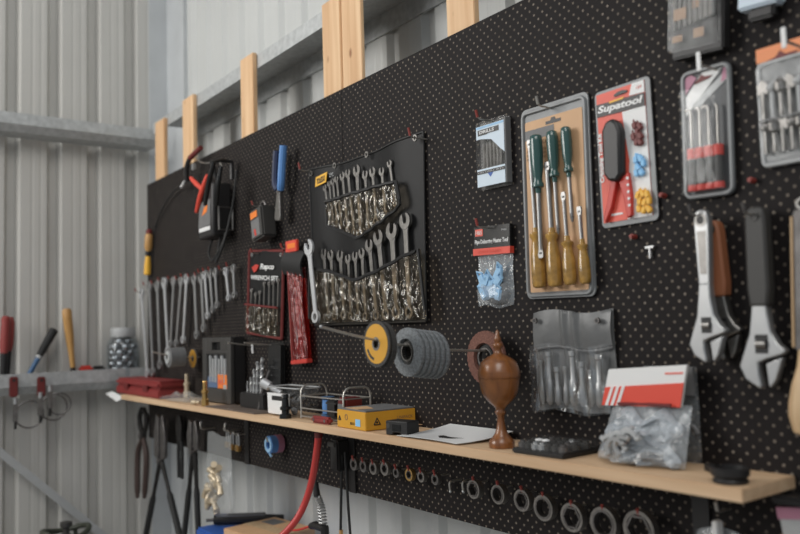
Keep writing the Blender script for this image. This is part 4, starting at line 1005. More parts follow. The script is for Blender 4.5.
# white labelled tub
yc = -.085
xl, xr_ = X(267, -.125), X(299, -.12)
t = thing('labelled_tub', 'clear plastic tub with white front label and black strip on the shelf', 'tub', ((xl+xr_)/2, -.082, SZ+.0008)); w = (xr_-xl)/2
def tubshell(z0, z1, f0, f1, m, nm, th=.002, dy=.042):
    b = MB(); R0 = rrect(-w*f0, w*f0, -dy*f0, dy*f0, .014); R1 = rrect(-w*f1, w*f1, -dy*f1, dy*f1, .014)
    n = len(R0); A = [b.b.verts.new((x,y,z0)) for x,y in R0]; B = [b.b.verts.new((x,y,z1)) for x,y in R1]
    A2 = [b.b.verts.new((x*.965,y*.955,z0+.002)) for x,y in R0]; B2 = [b.b.verts.new((x*.965,y*.955,z1)) for x,y in R1]
    b.b.faces.new(A[::-1]); b.b.faces.new(A2)
    for i in range(n):
        j = (i+1) % n
        b.b.faces.new((A[i],A[j],B[j],B[i])); b.b.faces.new((A2[j],A2[i],B2[i],B2[j])); b.b.faces.new((B[i],B[j],B2[j],B2[i]))
    return b.build(nm, m, t)
tubshell(0, .088, .90, 1.0, 'clearcase', 'tub_body')
b = MB(); b.tube([(x,y,.088) for x, y in rrect(-w*1.02, w*1.02, -.043, .043, .014)], .0022, 6, closed=True); b.build('tub_rim', 'ltgrey', t)
b = MB(); b.prism([(-w*.88,.006),(w*.42,.006),(w*.46,.070),(-w*.93,.070)], -.0445, -.0385); b.build('white_label', 'white', t)
b = MB(); b.prism([(-w*.60,.048),(w*.10,.048),(w*.10,.062),(-w*.60,.062)], -.0455, -.0446); b.build('black_strip', 'black', t)
rnd = random.Random(5)
for k in range(7):
    cx, cy, cz = rnd.uniform(-w*.3, w*.65), rnd.uniform(-.020,.024), rnd.uniform(.016,.062)
    b = MB(); b.lathe([(.010,-.012),(.010,.008),(.006,.010),(.006,.020)], (cx,cy,cz), n=8, d=(rnd.uniform(-1,1), rnd.uniform(-1,1), rnd.uniform(.2,1))); b.build('grey_fitting', 'dkgrey' if k % 2 else 'midgrey', t)
q = P(262, 382, y=-.11); q2 = P(281, 393, y=-.07)
t = thing('chrome_coupling', 'chrome tube coupling resting on the rim of the labelled tub', 'coupling', q2)
d = (q-q2); Lh = d.length
b = MB(); b.lathe([(.0095,0),(.010,Lh*.55),(.0155,Lh*.58),(.0165,Lh*.95),(.0135,Lh)], d=d, n=24); b.build('tube_body', 'whitesteel', t)
b = MB(); b.lathe([(.0115,Lh),(.0115,Lh+.0008)], d=d, n=20); b.build('bore', 'black', t)
t = thing('black_plug', 'small black plug standing in front of the labelled tub', 'plug', (X(284, -.145), -.140, SZ+.0005))
b = MB(); b.lathe([(.018,0),(.018,.012),(.011,.015),(.011,.024),(.016,.026),(.016,.034),(.011,.037),(.009,.060),(.012,.062),(.010,.072)], n=20); b.build('plug_body', 'black_g', t)
# wire rack
A = P(301.5, 419, z=SZ); xA = A.x; dx = X(344, -.116)-xA; hy = .090
t = thing('wire_rack', 'small steel wire rack with two hooped ends standing on the shelf', 'wire rack', (xA, -.116, SZ+.003))
for nm, x in (('hooped_end', 0), ('hooped_end', dx)):
    hp = [(x,0,0),(x,0,.072)]+[(x,.02-.02*math.cos(math.radians(a)),.072+.025*math.sin(math.radians(a))) for a in (30,60,90)]+[(x,hy-.02+.02*math.sin(math.radians(a)),.072+.025*math.cos(math.radians(a))) for a in (0,30,60,90)]+[(x,hy,0)]
    b = MB(); b.tube(hp, .0030, 8); b.build(nm, 'wire', t)
for y_, z_ in ((0,.006),(0,.030),(0,.066),(hy,.006),(hy,.030),(hy,.066)):
    b = MB(); b.tube([(0,y_,z_),(dx,y_,z_)], .0022, 6); b.build('long_wire', 'wire', t)
for k in range(6):
    x = dx*k/5; b = MB(); b.tube([(x,0,.0045),(x,hy,.0045)], .0020, 6); b.build('base_wire', 'wire', t)
for k in (0, dx):
    b = MB(); b.tube([(k,0,.066),(k,hy,.066)], .0020, 6); b.build('end_wire', 'wire', t)
o = Vector((xA, -.116, SZ+.010))
for nm, lab, m, bx in (('blue_spool', 'blue reel sitting inside the wire rack', 'blue', (dx*.34,.045,.0)), ('dark_pouch', 'dark soft block inside the wire rack next to the blue reel', 'black', (dx*.60,.046,.0)), ('red_block', 'dark red block at the right end inside the wire rack', 'dkred', (dx*.84,.046,0))):
    t = thing(nm, lab, {'blue_spool':'reel','dark_pouch':'pouch','red_block':'block'}[nm], o+Vector(bx)+Vector((0,0,-.0006)))
    b = MB()
    if nm == 'blue_spool':
        b.lathe([(.020,0),(.020,.006),(.013,.008),(.013,.050),(.020,.052),(.020,.058)], n=20); b.build('flanges', 'dullblue', t)
        b = MB(); b.lathe([(.0165,.009),(.0175,.03),(.0165,.049)], n=20); b.build('winding', 'blue_h', t)
    elif nm == 'dark_pouch':
        b.box(-.028, .028, -.030, .030, 0, .058, .008); b.build('body', m, t); b = MB(); b.box(-.0285,.0285,-.031,.031,.040,.046,.002); b.build('flap', 'dkgrey', t)
    else:
        b.box(-.022, .022, -.030, .030, 0, .062, .006); b.build('body', m, t); b = MB(); b.box(-.016,.016,-.0315,-.0300,.015,.045); b.build('label', 'midgrey', t)
q = P(322, 420, y=-.145)
t = thing('red_multitool', 'small dark red tool lying at the shelf edge in front of the wire rack', 'pocket tool', (X(322, -.138), -.138, SZ+.0005))
b = MB(); b.box(-.048, .048, -.010, .010, .0, .020, .006); b.build('body', 'redbox', t)
b = MB(); b.cyl((-.03,-.0108,.010), (-.03,-.0098,.010), .0045); b.cyl((.03,-.0108,.010), (.03,-.0098,.010), .0045); b.build('rivets', 'steel', t)
# yellow box
pA, pB, pC = P(335.5, 427, z=SZ), P(364, 432, z=SZ), P(408, 424, z=SZ)
yw = math.atan2(pB.y-pA.y, pB.x-pA.x); wl_ = (pB-pA).length
dp = abs((pC-pB).dot(Vector((-math.sin(yw), math.cos(yw), 0))))
dp = min(dp, .155)
t = thing('yellow_box', 'yellow cardboard box with open grey topped lid standing on the shelf', 'box', pB+Vector((0,.006,.0008)), yaw=yw)
hB = P(364, 413.5, y=pB.y).z-SZ
b = MB(); b.box(-wl_, 0, 0, dp, 0, hB, .0015); b.build('carton', 'yellow', t)
b = MB(); b.box(-wl_+.003, -.003, .003, dp-.003, hB, hB+.004, .001); b.build('grey_top', 'midgrey', t)
b = MB(); b.hprism([(-wl_*.80,.01),(-wl_*.35,.008),(-wl_*.28,.05),(-wl_*.72,.07)], hB+.0042, hB+.0050); b.build('tan_scrap', 'tan', t)
def tri_logo(u, v, s, face):
    b = MB()
    for k in range(3):
        a0 = math.radians(90+120*k); a1 = math.radians(210+120*k)
        p_, q_ = (u+s*math.cos(a0), v+s*math.sin(a0)), (u+s*math.cos(a1), v+s*math.sin(a1))
        if face == 'f': b.tube([(p_[0],-.0006,p_[1]), (q_[0],-.0006,q_[1])], .0012, 5)
        else: b.tube([(.0006,p_[0],p_[1]), (.0006,q_[0],q_[1])], .0014, 5)
    if face == 'f': b.sph((u,-.0004,v), s*.28, 8, 6, (1,.1,1))
    else: b.sph((.0004,u,v), s*.28, 8, 6, (.1,1,1))
    b.build('triangle_mark', 'black', t)
tri_logo(-wl_*.90, hB*.50, hB*.16, 'f'); tri_logo(dp*.22, hB*.42, hB*.24, 's')
b = MB(); b.annulus(hB*.17, hB*.12, -.0010, -.0002, (-wl_*.66, hB*.62), 20); b.build('round_print', 'tan_print', t)
b = MB(); b.box(-wl_*.34, -wl_*.18, -.0010, -.0002, hB*.20, hB*.58); b.build('blue_patch', 'cyan', t)
text('BD23', t, 'black', -wl_*.52, -wl_*.38, hB*.24, hB*.38, -.0006)
mxs = Matrix.Rotation(math.radians(90), 4, 'Z')
text('UNIPACK', t, 'tan_print', dp*.62, dp*.94, hB*.50, hB*.66, -.0006, mx=mxs)
# torn flap at the back of the yellow box
b = MB(); b.hprism([(.0,dp*.55),(.030,dp+.004),(0,dp+.004),(-.02,dp)], hB*.1, hB*.13); b.build('torn_flap', 'tan', t)
# black slotted block
yb_ = -.120
xl, xr_ = X(386, -.152), X(416, -.105)
t = thing('black_slotted_block', 'small black slotted block on the shelf right in front of the yellow box', 'block', (X(386, -.154), -.154, SZ+.0008), yaw=.22)
Lb = .070
b = MB(); b.prism([(0,0),(Lb*.30,0),(Lb*.34,.006),(Lb*.66,.006),(Lb*.70,0),(Lb,0),(Lb,.034),(0,.034)], 0, .045); b.build('block', 'black', t, bev=.002)
b = MB(); b.box(Lb*.30, Lb*.70, -.001, .0, .010, .026); b.build('front_slot', 'black_g', t)
b = MB(); b.cyl((Lb*.12,-.001,.022), (Lb*.12,.0,.022), .006); b.build('screw_hole', 'dkgrey', t)
# white sheet with a dark mark
xl, xr_ = X(399, -.15), X(466, -.13)
t = thing('white_leaflet', 'white leaflet with a black mark lying on the shelf left of the wooden urn', 'paper', ((xl+xr_)/2, -.083, SZ+.0012))
w = (xr_-xl)/2
b = MB(); A_ = [[b.b.verts.new((-w*(1+.05*v_)+2*w*u_+.03*v_, -.074+.148*v_, .001+.003*(1-v_)*abs(math.sin(u_*2.6))+.016*v_**2)) for v_ in (0,.25,.5,.75,1)] for u_ in (0,.15,.3,.45,.6,.75,.9,1)]
B_ = [[b.b.verts.new(v.co+Vector((0,0,.0008))) for v in r] for r in A_]
for i in range(7):
    for j in range(4): b.b.faces.new((A_[i][j],A_[i][j+1],A_[i+1][j+1],A_[i+1][j])); b.b.faces.new((B_[i][j],B_[i+1][j],B_[i+1][j+1],B_[i][j+1]))
for i in range(7):
    for j in (0, 4): b.b.faces.new((A_[i][j],A_[i+1][j],B_[i+1][j],B_[i][j]))
for j in range(4):
    for i in (0, 7): b.b.faces.new((A_[i][j],A_[i][j+1],B_[i][j+1],B_[i][j]))
b.build('sheet', 'white', t)
b = MB(); b.hprism([(-w*.05,-.030),(w*.15,-.046),(w*.42,-.040),(w*.72,-.012),(w*.52,-.022),(w*.30,-.026),(w*.12,-.022),(w*.02,-.004)], .0052, .0060); b.build('black_mark', 'black', t)
# wooden urn
q = P(502, 447.5, z=SZ)
t = thing('wooden_urn', 'turned brown wooden lidded urn standing on the shelf', 'urn', (q.x, q.y, SZ+.0008)); k = .000640
def uz(y): return (497-y)*k
pb = [(42,497),(43,490),(43,481),(40,473),(30,463),(22,452),(16,436),(12.5,415),(11.5,400),(13,393),(18,385),(19,380),(15,375),(16,369),(24,360),(40,346),(53,330),(61,312),(66,290),(69,272),(70,268)]
pl_ = [(68.5,267.5),(71,262),(70,256),(71,250),(69,243),(66,232),(59,216),(47,205),(34,197),(20,190),(13,184),(11,172),(16,166),(18,160),(16,154),(9,150),(12,143),(11,135),(7,126),(6,114),(1,107)]
b = MB(); b.lathe([(r*k, uz(y_)) for r, y_ in pb], n=48); b.build('bowl_and_foot', 'urn', t, smooth=50)
b = MB(); b.lathe([(r*k, uz(y_)) for r, y_ in pl_], n=48); b.build('lid', 'urn', t, smooth=50)
# clear tray of bits
a = P(522, 456, z=SZ); xl, xr_ = X(509, -.145), X(559, -.145)
t = thing('black_bit_tray', 'low clear lidded tray of black and chrome bits right of the wooden urn', 'bit tray', ((xl+xr_)/2+.005, -.088, SZ+.0008), yaw=.03); w = (xr_-xl)/2
b = MB(); b.box(-w, w, -.055, .055, 0, .010, .003); b.build('base', 'black', t)
for i in range(7):
    for j in range(3):
        x = -w*.80+i*w*.26; y_ = -.034+j*.034; b = MB()
        b.lathe([(.010,.010),(.010,.020),(.006,.021),(.006,.024)], (x,y_,0), n=10); b.build('bit', 'steel_b' if (i, j) in ((2,0),(3,0),(4,2)) else 'dkgrey' if (i+j) % 3 else 'dksteel', t)
b = MB(); b.box(-w, w, -.055, .055, .010, .026, .004); b.build('clear_lid', 'clearcase', t)
for x in (-w*.20, w*.06):
    b = MB(); b.sph((x,-.030,.0275), .0085, 12, 8, (1,1,.35)); b.build('bright_cap', 'white', t)
# big bag with red header
a = P(600, 466, z=SZ+.002); yb0 = -.105
Q = Rect((612,369),(689,364),(683,407),(606,405), y=-.035)
t = thing('hardware_bag', 'clear bag of grey clips with red and white header on the shelf', 'bagged hardware', ((X(594,-.10)+X(684,-.085))/2, -.095, SZ+.001))
o = t.matrix_world.translation
def BL(px, py, y): q = P(px, py, y=y)-o; return q.x, q.z
w = (X(684,-.085)-X(592,-.10))/2; topz = BL(648, 404, -.05)[1]
def bgf(u, v): return ((u-.5)*2*w*(1-.10*v), .001+v*topz)
def bgd(u, v): return .055*math.sin(PI*u)**.55*(.35+.65*math.sin(PI*min(1, v*.75+.22)))*(1-.45*v)
b = MB(); b.pillow(bgf, 18, 18, bgd, .22, 21)
for v_ in b.b.verts: v_.co.y += .010+.045*(v_.co.z/topz)
b.build('clear_bag', 'milky', t, smooth=70)
hc = [BL(*p, -.045) for p in ((612,369),(690,364.5),(684,407),(605.5,404.5))]
b = MB(); b.prism([hc[3], hc[2], hc[1], hc[0]], .040, .046); hd_ = b.build('header_card', 'white', t)
def lerp(a_, b_, s_): return (a_[0]+(b_[0]-a_[0])*s_, a_[1]+(b_[1]-a_[1])*s_)
L1, R1 = lerp(hc[0], hc[3], .50), lerp(hc[1], hc[2], .42)
b = MB(); b.prism([hc[3], hc[2], R1, L1], .0385, .0400); b.build('red_band', 'redlabel', t)
for k in range(3):
    s0 = .05+k*.075
    b = MB(); b.prism([lerp(hc[3],hc[2],s0), lerp(hc[3],hc[2],s0+.038), lerp(L1,R1,s0+.075), lerp(L1,R1,s0+.037)], .0375, .0385); b.build('white_stripe', 'white', t)
b = MB(); b.prism([(hc[1][0]-.045,hc[1][1]-.018),(hc[1][0]-.008,hc[1][1]-.016),(hc[1][0]-.008,hc[1][1]-.013),(hc[1][0]-.045,hc[1][1]-.015)], .0390, .0400); b.build('small_print', 'coral', t)
hm = lerp(hc[3], hc[2], .5); b = MB(); b.tube([(lerp(hc[3],hc[2],s_)[0], .036-.004*math.sin(s_*9), lerp(hc[3],hc[2],s_)[1]+.004) for s_ in [i/12 for i in range(3,12)]], .003, 6); b.build('header_fold', 'dkred', t)
b = MB(); b.pillow(lambda u, v: ((u-.5)*1.66*w*(1-.15*v)+.012*math.sin(v*9), .010+v*topz*.74+.012*math.sin(u*11)), 22, 18, lambda u, v: .034*math.sin(PI*u)**.5*math.sin(PI*min(1, v*.8+.18))*(1-.3*v), .75, 33)
for v_ in b.b.verts: v_.co.y += .004+.045*(v_.co.z/topz)
b.build('crumpled_liner', 'liner', t, smooth=25)
rnd = random.Random(9)
for i in range(7):
    cx = rnd.uniform(-w*.40, w*.45); cz = rnd.uniform(.026, topz*.50); an = rnd.uniform(-1.3, 1.3); rr = rnd.uniform(.012,.018)
    mx = Matrix.Translation((cx, -.006+.045*cz/topz+-.038+rnd.uniform(-.004,.004), cz)) @ Matrix.Rotation(an, 4, 'Y')
    b = MB(); b.tube([mx @ q_ for q_ in [Vector((-rr-.008,0,0))]+arc((0,0,0), rr, 180, 0, 8)+[Vector((rr+.008,0,0))]], .0050, 6); b.build('grey_clip', 'ltgrey' if i % 3 else 'steel_b', t)
t = thing('smoky_bag', 'second smoky bag standing behind the red headed bag against the pegboard', 'bagged hardware', (X(688,-.03), -.020, SZ+.001))
b = MB(); zt_ = P(690, 367, y=-.02).z-SZ
b.pillow(lambda u, v: ((u-.5)*.115-.035, v*zt_), 10, 14, lambda u, v: .014*math.sin(PI*u)*math.sin(PI*min(1, v+.2)), .3, 3); b.build('bag', 'greybag', t, smooth=70)
b = MB(); b.box(-.080, .016, -.004, .002, zt_*.70, zt_*.99); b.build('grey_header', 'midgrey', t)
for i in range(4):
    b = MB(); b.tube(arc((-.06+i*.022,-.005,.035+.02*(i % 2)), .014, 0, 180, 6), .004, 6); b.build('grey_clip', 'midgrey', t)
# black ring at the right end
q = P(728, 481, z=SZ)
t = thing('plastic_dish', 'round black plastic cap lying at the right end of the shelf', 'cap', (q.x+.010, -.122, SZ+.0006))
b = MB(); b.lathe([(.026,0),(.027,.004),(.024,.008),(.029,.012),(.030,.022),(.025,.024),(.024,.010),(.001,.009)], n=36); b.build('cap', 'black', t)
b = MB(); b.hprism([(-.030,.028),(-.085,.060),(-.078,.070),(-.020,.045)], .001, .012); b.build('tab', 'black', t)

# ================================================================== below the shelf
def long_cutter(name, label, head, piv, e0, e1, y, cat, grip=.012, m='iron', hw=.030, jaw='straight'):
    """two-handled tool hanging head up: seen head top, pivot and handle ends"""
    H0, PV, E0, E1 = [P(*p, y=y) for p in (head, piv, e0, e1)]
    t = thing(name, label, cat, PV); o = PV
    h = H0-o
    if jaw == 'round':
        for s_ in (-1, 1):
            b = MB(); b.tube(smooth_path([(0,.004*s_,0), (s_*hw*.9,.004*s_,h.z*.40), (s_*hw*1.05,.004*s_,h.z*.72), (s_*hw*.15,.004*s_,h.z)], 5), [.010]*11+[.011]*5, 8); b.build('jaw', m, t)
    else:
        for s_ in (-1, 1):
            b = MB(); b.prism([(s_*.002,0),(s_*hw,h.z*.10),(s_*hw*1.05,h.z*.55),(s_*hw*.55,h.z),(s_*.003,h.z*.92)], -.012+.006*(s_ > 0), .004+.006*(s_ > 0)); b.build('jaw', 'dksteel', t, bev=.003)
    b = MB(); b.cyl((0,-.018,0), (0,.010,0), .012); b.cyl((0,-.016,h.z*.14), (0,.010,h.z*.14), .009); b.build('pivot_bolt', 'dksteel', t)
    for s_, E_ in ((-1, E0), (1, E1)):
        e = E_-o; b = MB(); q_ = Vector((s_*.012,0,-.004))
        b.tube([q_, q_+(e-q_)*.25, q_+(e-q_)*.40], [.011,.009,.009], 8); b.build('arm', m, t)
        b = MB(); b.tube([q_+(e-q_)*.38, q_+(e-q_)*.42, e], [.010,grip,grip*.95], 10); b.build('grip', 'black_r', t)
    return t
# pincers at the far left
t = thing('end_cutting_pincers', 'black pincers with plain handles hanging below the left end of the shelf', 'pincers', P(143, 436, y=-.05)); o = P(143, 436, y=-.05)
for s_ in (-1, 1):
    tip = P(143.5, 409, y=-.05)-o; e = P(137.5 if s_ < 0 else 144.5, 498, y=-.05)-o; mid = P(137.5 if s_ < 0 else 146.5, 462, y=-.05)-o
    b = MB(); b.tube(smooth_path([(s_*.004,0,0), (s_*.040,0,tip.z*.35), (s_*.045,0,tip.z*.75), (s_*.010,0,tip.z)], 5), .012, 8); b.build('jaw', 'iron', t)
    b = MB(); b.tube(smooth_path([(-s_*.004,0,0), (mid.x*.7,0,mid.z*.45), (mid.x,0,mid.z), (e.x,0,e.z)], 5), [.012]*5+[.014]*10+[.008], 8); b.build('handle', mat('rusted_brown%d' % s_, (.05,.030,.025), .6), t)
b = MB(); b.cyl((0,-.020,0), (0,.015,0), .014); b.build('rivet', 'dksteel', t)
long_cutter('bolt_cutters', 'large bolt cutters with open black handles hanging below the shelf', (160,414), (161,461), (143,550), (182,545), -.05, 'bolt cutters', .014, hw=.058)
long_cutter('lopping_cutters', 'second pair of long handled cutters beside the bag of brass elbows', (196,420), (194,452), (183,548), (199,548), -.06, 'cutters', .012, hw=.045)
t = thing('wire_strippers', 'small dark strippers hanging behind the two long cutters', 'strippers', P(181,440,y=-.02)); o = P(181,440,y=-.02)
b = MB(); b.prism([(-.025,0),(.025,0),(.030,.06),(.010,.105),(-.012,.105),(-.030,.06)], -.012, .004); b.build('head', 'iron', t, bev=.003)
for s_ in (-1, 1):
    b = MB(); b.tube(smooth_path([(s_*.010,-.004,.01),(s_*.022,-.004,-.05),(s_*.018,-.004,-.16)]), .008, 8); b.build('handle', 'black_r', t)
# bag of brass elbows
A, B, C_ = P(206, 432, y=-.06), P(231, 437, y=-.06), P(218.5, 514, y=-.06)
t = thing('elbow_fittings_bag', 'long clear bag with pale brass elbow fittings hanging below the shelf', 'bagged fittings', (C_.x, -.055, C_.z)); Hh = (A.z+B.z)/2-C_.z; Wb = (B.x-A.x)
b = MB(); b.pillow(lambda u, v: ((u-.5)*Wb*(.92+.16*(1-v))*(1-.5*max(0,.12-v)/.12), v*Hh+.006*math.sin(u*7)), 12, 22, lambda u, v: .045*math.sin(PI*u)**.6*(1-v)**.6*math.sin(PI*min(1,v+.15)) + .004, .22, 8); b.build('clear_bag', 'bagfilm', t, smooth=70)
rnd = random.Random(12)
for i in range(14):
    cx = rnd.uniform(-Wb*.20, Wb*.24); cz = .028+ i*.0105; an = rnd.uniform(0, 360)
    mx = Matrix.Translation((cx, -.020+rnd.uniform(-.010,.008), cz)) @ Matrix.Rotation(math.radians(an), 4, 'Y') @ Matrix.Rotation(rnd.uniform(-.6,.6), 4, 'X')
    pts = [Vector((-.022,0,.019))]+arc((0,0,0), .019, 90, 0, 6)+[Vector((.019,0,-.022))]
    b = MB(); b.tube([mx @ q_ for q_ in pts], [.0125]+[.0095]*7+[.0125], 10); b.build('brass_elbow', 'brass_p', t)
for px, py, lab in ((203.5,429,'silver hook at the left top of the bag of brass elbows'), (228,431,'silver hook at the right top of the bag of brass elbows')):
    q = P(px, py, y=-.05); t = thing('bag_hook', lab, 'hook', (q.x, 0, q.z), group='hooks of the elbow bag')
    b = MB(); b.tube(smooth_path([(0,-.0005,0),(0,-.05,0),(0,-.062,.010),(0,-.060,.028)]), .0034, 8); b.build('wire', 'wire', t); b = MB(); b.sph((0,-.060,.028), .0048, 8, 6); b.build('tip', 'steel_b', t)
# padlocks
for i, (px, py, lab) in enumerate(((228,443,'small brass padlock with tall steel shackle, left of the three'), (232.5,445.5,'middle one of the three small brass padlocks'), (238,447,'small brass padlock, right of the three, beside the bracket'))):
    q = P(px, py, y=-.035); t = thing('brass_padlock', lab, 'padlock', (q.x, -.035, q.z-.016), group='brass padlocks below the shelf')
    b = MB(); b.box(-.014, .014, -.008, .008, 0, .022, .003); b.build('body', 'brass', t)
    b = MB(); b.tube([(-.009,0,.020),(-.009,0,.055)]+arc((0,0,.055), .009, 180, 0, 8)+[(.009,0,.020)], .0032, 8); b.build('shackle', 'steel_b', t)
    b = MB(); b.cyl((0,-.0086,.010), (0,-.0076,.010), .003); b.build('keyhole', 'black', t)
    pegboard_hook(q.x, q.z+.044, f'hook holding the {["left","middle","right"][i]} one of the three padlocks', .05, tip='wire', group='padlock hooks', up=.008)
# blue and pink tape reel
q = P(275, 444, y=-.03)
t = thing('tape_reel', 'pale blue and pink tape reel hung on the pegboard below the shelf', 'tape', (q.x, -.004, q.z-.030))
b = MB(); b.annulus(.030, .013, -.026, -.004, (0,.030), 32); b.build('pink_reel', 'pink', t)
b = MB(); b.annulus(.029, .013, -.050, -.026, (0,.030), 32); b.build('blue_reel', 'blue_h', t)
b = MB(); b.annulus(.025, .015, -.053, -.050, (0,.030), 32); b.build('pale_face', 'ltblue', t)
b = MB(); b.tube([(0,-.047,.004),(.004,-.046,-.003),(.008,-.044,-.009)], .004, 6); b.build('loose_end', 'ltblue', t)
q2 = Vector((q.x, 0, q.z+.008)); pegboard_hook(q2.x, q2.z, 'hook the blue and pink tape reel hangs on', .060, tip='wire', group='hook of the tape reel')
# red hose
pts = [P(318.5,433,y=-.10), P(317,450,y=-.10), P(312.5,478,y=-.09), P(305,503,y=-.10), P(294,523,y=-.13), P(277,540,y=-.17), P(255,556,y=-.22)]
t = thing('red_air_hose', 'red air hose curving down from under the shelf', 'hose', pts[0])
b = MB(); e_ = pts[-1]; b.tube(smooth_path([Vector((pts[0].x,-.10,SZ-.024))-pts[0]]+[p-pts[0] for p in pts]+[Vector((e_.x-.10,-.27,.45))-pts[0], Vector((e_.x-.12,-.30,.18))-pts[0], Vector((e_.x-.02,-.36,.03))-pts[0], Vector((e_.x+.25,-.42,.0115))-pts[0], Vector((e_.x+.6,-.40,.0115))-pts[0]]), .0105, 12); b.build('hose', 'hosered', t)
b = MB(); b.cyl((0,0,SZ-.030-pts[0].z), (0,0,SZ-.050-pts[0].z), .0125); b.build('end_collar', 'dkred', t)
# hanging air coupling with black plug
pts = [P(314,470,y=-.035), P(315.5,482,y=-.035), P(317,496,y=-.035), P(321,508,y=-.035), P(323,524,y=-.035)]
t = thing('spring_cable_lead', 'black and clear coiled lead with plug hanging beside the red hose', 'cable', pts[0]); o = pts[0]
b = MB(); b.cyl(pts[1]-o, pts[2]-o, .009, .011); b.build('black_sleeve', 'black', t)
b = MB(); b.tube([P(313,438,y=-.035)-o, (0,0,0), pts[1]-o], .003, 6); b.build('lead', 'black_r', t)
cl = smooth_path([p-o for p in pts[2:]]); b = MB(); b.tube([c+Vector((.011*math.cos(i*.9),.011*math.sin(i*.9),0)) for i, c in enumerate(smooth_path(cl, 6))], .0034, 6); b.build('coil', 'steel_b', t)
e = pts[4]-o; g_ = P(311,526,y=-.035)-o; r_ = P(285,532,y=-.035)-o
b = MB(); b.tube([g_, g_+(e-g_)*.4, e+Vector((.01,0,-.012)), e+Vector((.012,0,-.05))], [.010,.013,.014,.013], 10); b.build('plug', 'black', t)
b = MB(); b.tube(smooth_path([g_, (g_+r_)/2+Vector((0,0,-.003)), r_, r_+Vector((.02,-.02,-.05)), r_+Vector((.03,-.02,-.20))]), .0035, 6); b.build('red_wire', 'red', t)
# thin black cables
t = thing('black_cable', 'thin black cable dangling below the board, left of the two', 'cable', P(342,455,y=-.03), group='thin cables below the board'); o = P(342,455,y=-.03)
b = MB(); b.tube(smooth_path([p-o for p in (P(342,455,y=-.03), P(341.5,480,y=-.03), P(341,505,y=-.03), P(340.5,540,y=-.03))]), .004, 6); b.build('lead', 'black_r', t)
b = MB(); e = P(341,530,y=-.03)-o; b.cyl(e, e+Vector((0,0,-.06)), .006); b.build('brown_end', 'handle_wood', t)
t = thing('black_cable', 'thin black cable dangling below the board, right of the two', 'cable', P(345,452,y=-.03), group='thin cables below the board'); o = P(345,452,y=-.03)
b = MB(); b.tube(smooth_path([p-o for p in (P(345,452,y=-.03), P(347,485,y=-.03), P(348.5,510,y=-.03), P(351,545,y=-.03))]), .004, 6); b.build('lead', 'black_r', t)
q = P(341, 453, y=-.02)
t = thing('black_cable_clip', 'black clip block holding the two thin cables under the shelf', 'clip', (q.x, -.006, q.z-.05))
b = MB(); b.box(-.022, .022, -.040, .004, .0, .090, .005); b.build('body', 'black', t); b = MB(); b.box(-.030, .010, -.044, -.038, .070, .084, .002); b.build('lever', 'dkgrey', t)
# rings on red tipped hooks
small = [(355,464,.0175),(364.5,466,.0165),(374.5,468,.0175),(386,468.5,.0185),(397.5,472.5,.013),(410.5,474.5,.016),(422.5,476.5,.014),(436.5,479,.014)]
big = [(475.5,489,.0215),(500,494,.0215),(524,500,.0235),(545.5,507.5,.027),(574,517,.029),(605.5,523,.032),(641,529,.035)]
for i, (px, py, r) in enumerate(small):
    q = P(px, py, y=-.045); t = thing('small_metal_ring', f'small metal ring on a red tipped hook, {ORD[i]} from the left under the shelf', 'ring', (q.x, -.045, q.z-r), group='small rings under the shelf')
    b = MB(); b.annulus(r, r*.66, -.006, .006, (0, r), 24); b.build('band', 'brass' if i in (5,) else 'dksteel' if i not in (2,3,6) else 'ringsteel', t); b = MB(); b.annulus(r*.70, r*.56, -.0065, .0055, (0, r), 6); b.build('hex_bore', 'dksteel', t)
    pegboard_hook(q.x, q.z+r*.50, f'red tipped hook carrying the {ORD[i]} small ring under the shelf', .052, up=.010)
for i, (px, py, r) in enumerate(big):
    q = P(px, py, y=-.04); t = thing('large_metal_ring', f'larger steel ring with faceted bore, {ORD[i]} from the left in the row under the shelf', 'ring', (q.x, -.04, q.z-r), group='larger rings under the shelf')
    b = MB(); b.annulus(r, r*.80, -.008, .008, (0, r), 28); b.build('band', 'ringsteel', t); b = MB(); b.annulus(r*.84, r*.70, -.009, .007, (0, r), 12 if i % 2 else 6); b.build('faceted_bore', 'dksteel', t)
    pegboard_hook(q.x, q.z+r*.64, f'red tipped hook carrying the {ORD[i]} larger ring under the shelf', .046, up=.010)
for px, py, lab in ((452,481,'empty silver hook between the small and the larger rings'), (465,481,'empty dark hook just left of the first larger ring')):
    q = P(px, py, y=-.03); t = thing('empty_hook', lab, 'hook', (q.x, 0, q.z), group='empty hooks between the rings')
    b = MB(); b.tube(smooth_path([(0,-.0005,0),(0,-.03,0),(0,-.038,-.006),(0,-.036,-.024)]), .003, 6); b.build('wire', 'wire', t); b = MB(); b.sph((0,-.036,-.024), .0042, 8, 6); b.build('tip', 'steel_b', t)
# pale bagged thing and red pack, lower right
q = P(718, 560, y=-.05)
t = thing('pale_plastic_bag', 'pale grey plastic packet hanging below the right end of the shelf', 'packet', (q.x, -.035, q.z-.06)); 
b = MB(); b.pillow(lambda u, v: ((u-.5)*.135*(1-.3*v), v*.10+.012*math.sin(u*3)), 12, 10, lambda u, v: .028*math.sin(PI*u)*math.sin(PI*min(1,v+.1)), .25, 6); b.build('packet', 'milky', t, smooth=60)
b = MB(); b.box(-.006, .006, -.020, -.002, .09, .125, .002); b.build('hang_tab', 'white', t)
qh = q; pegboard_hook(q.x, P(722,523,y=-.03).z+.02, 'hook holding the pale grey packet below the shelf', .045, tip='wire', group='hook of the pale packet')
R2 = Rect((786,511),(816,505),(816,560),(786,565), y=-.03)
t = R2.thing('red_white_pack', 'red and white pack in the lower right corner of the photo', 'boxed item', y=-.004); W, H = R2.W, R2.H
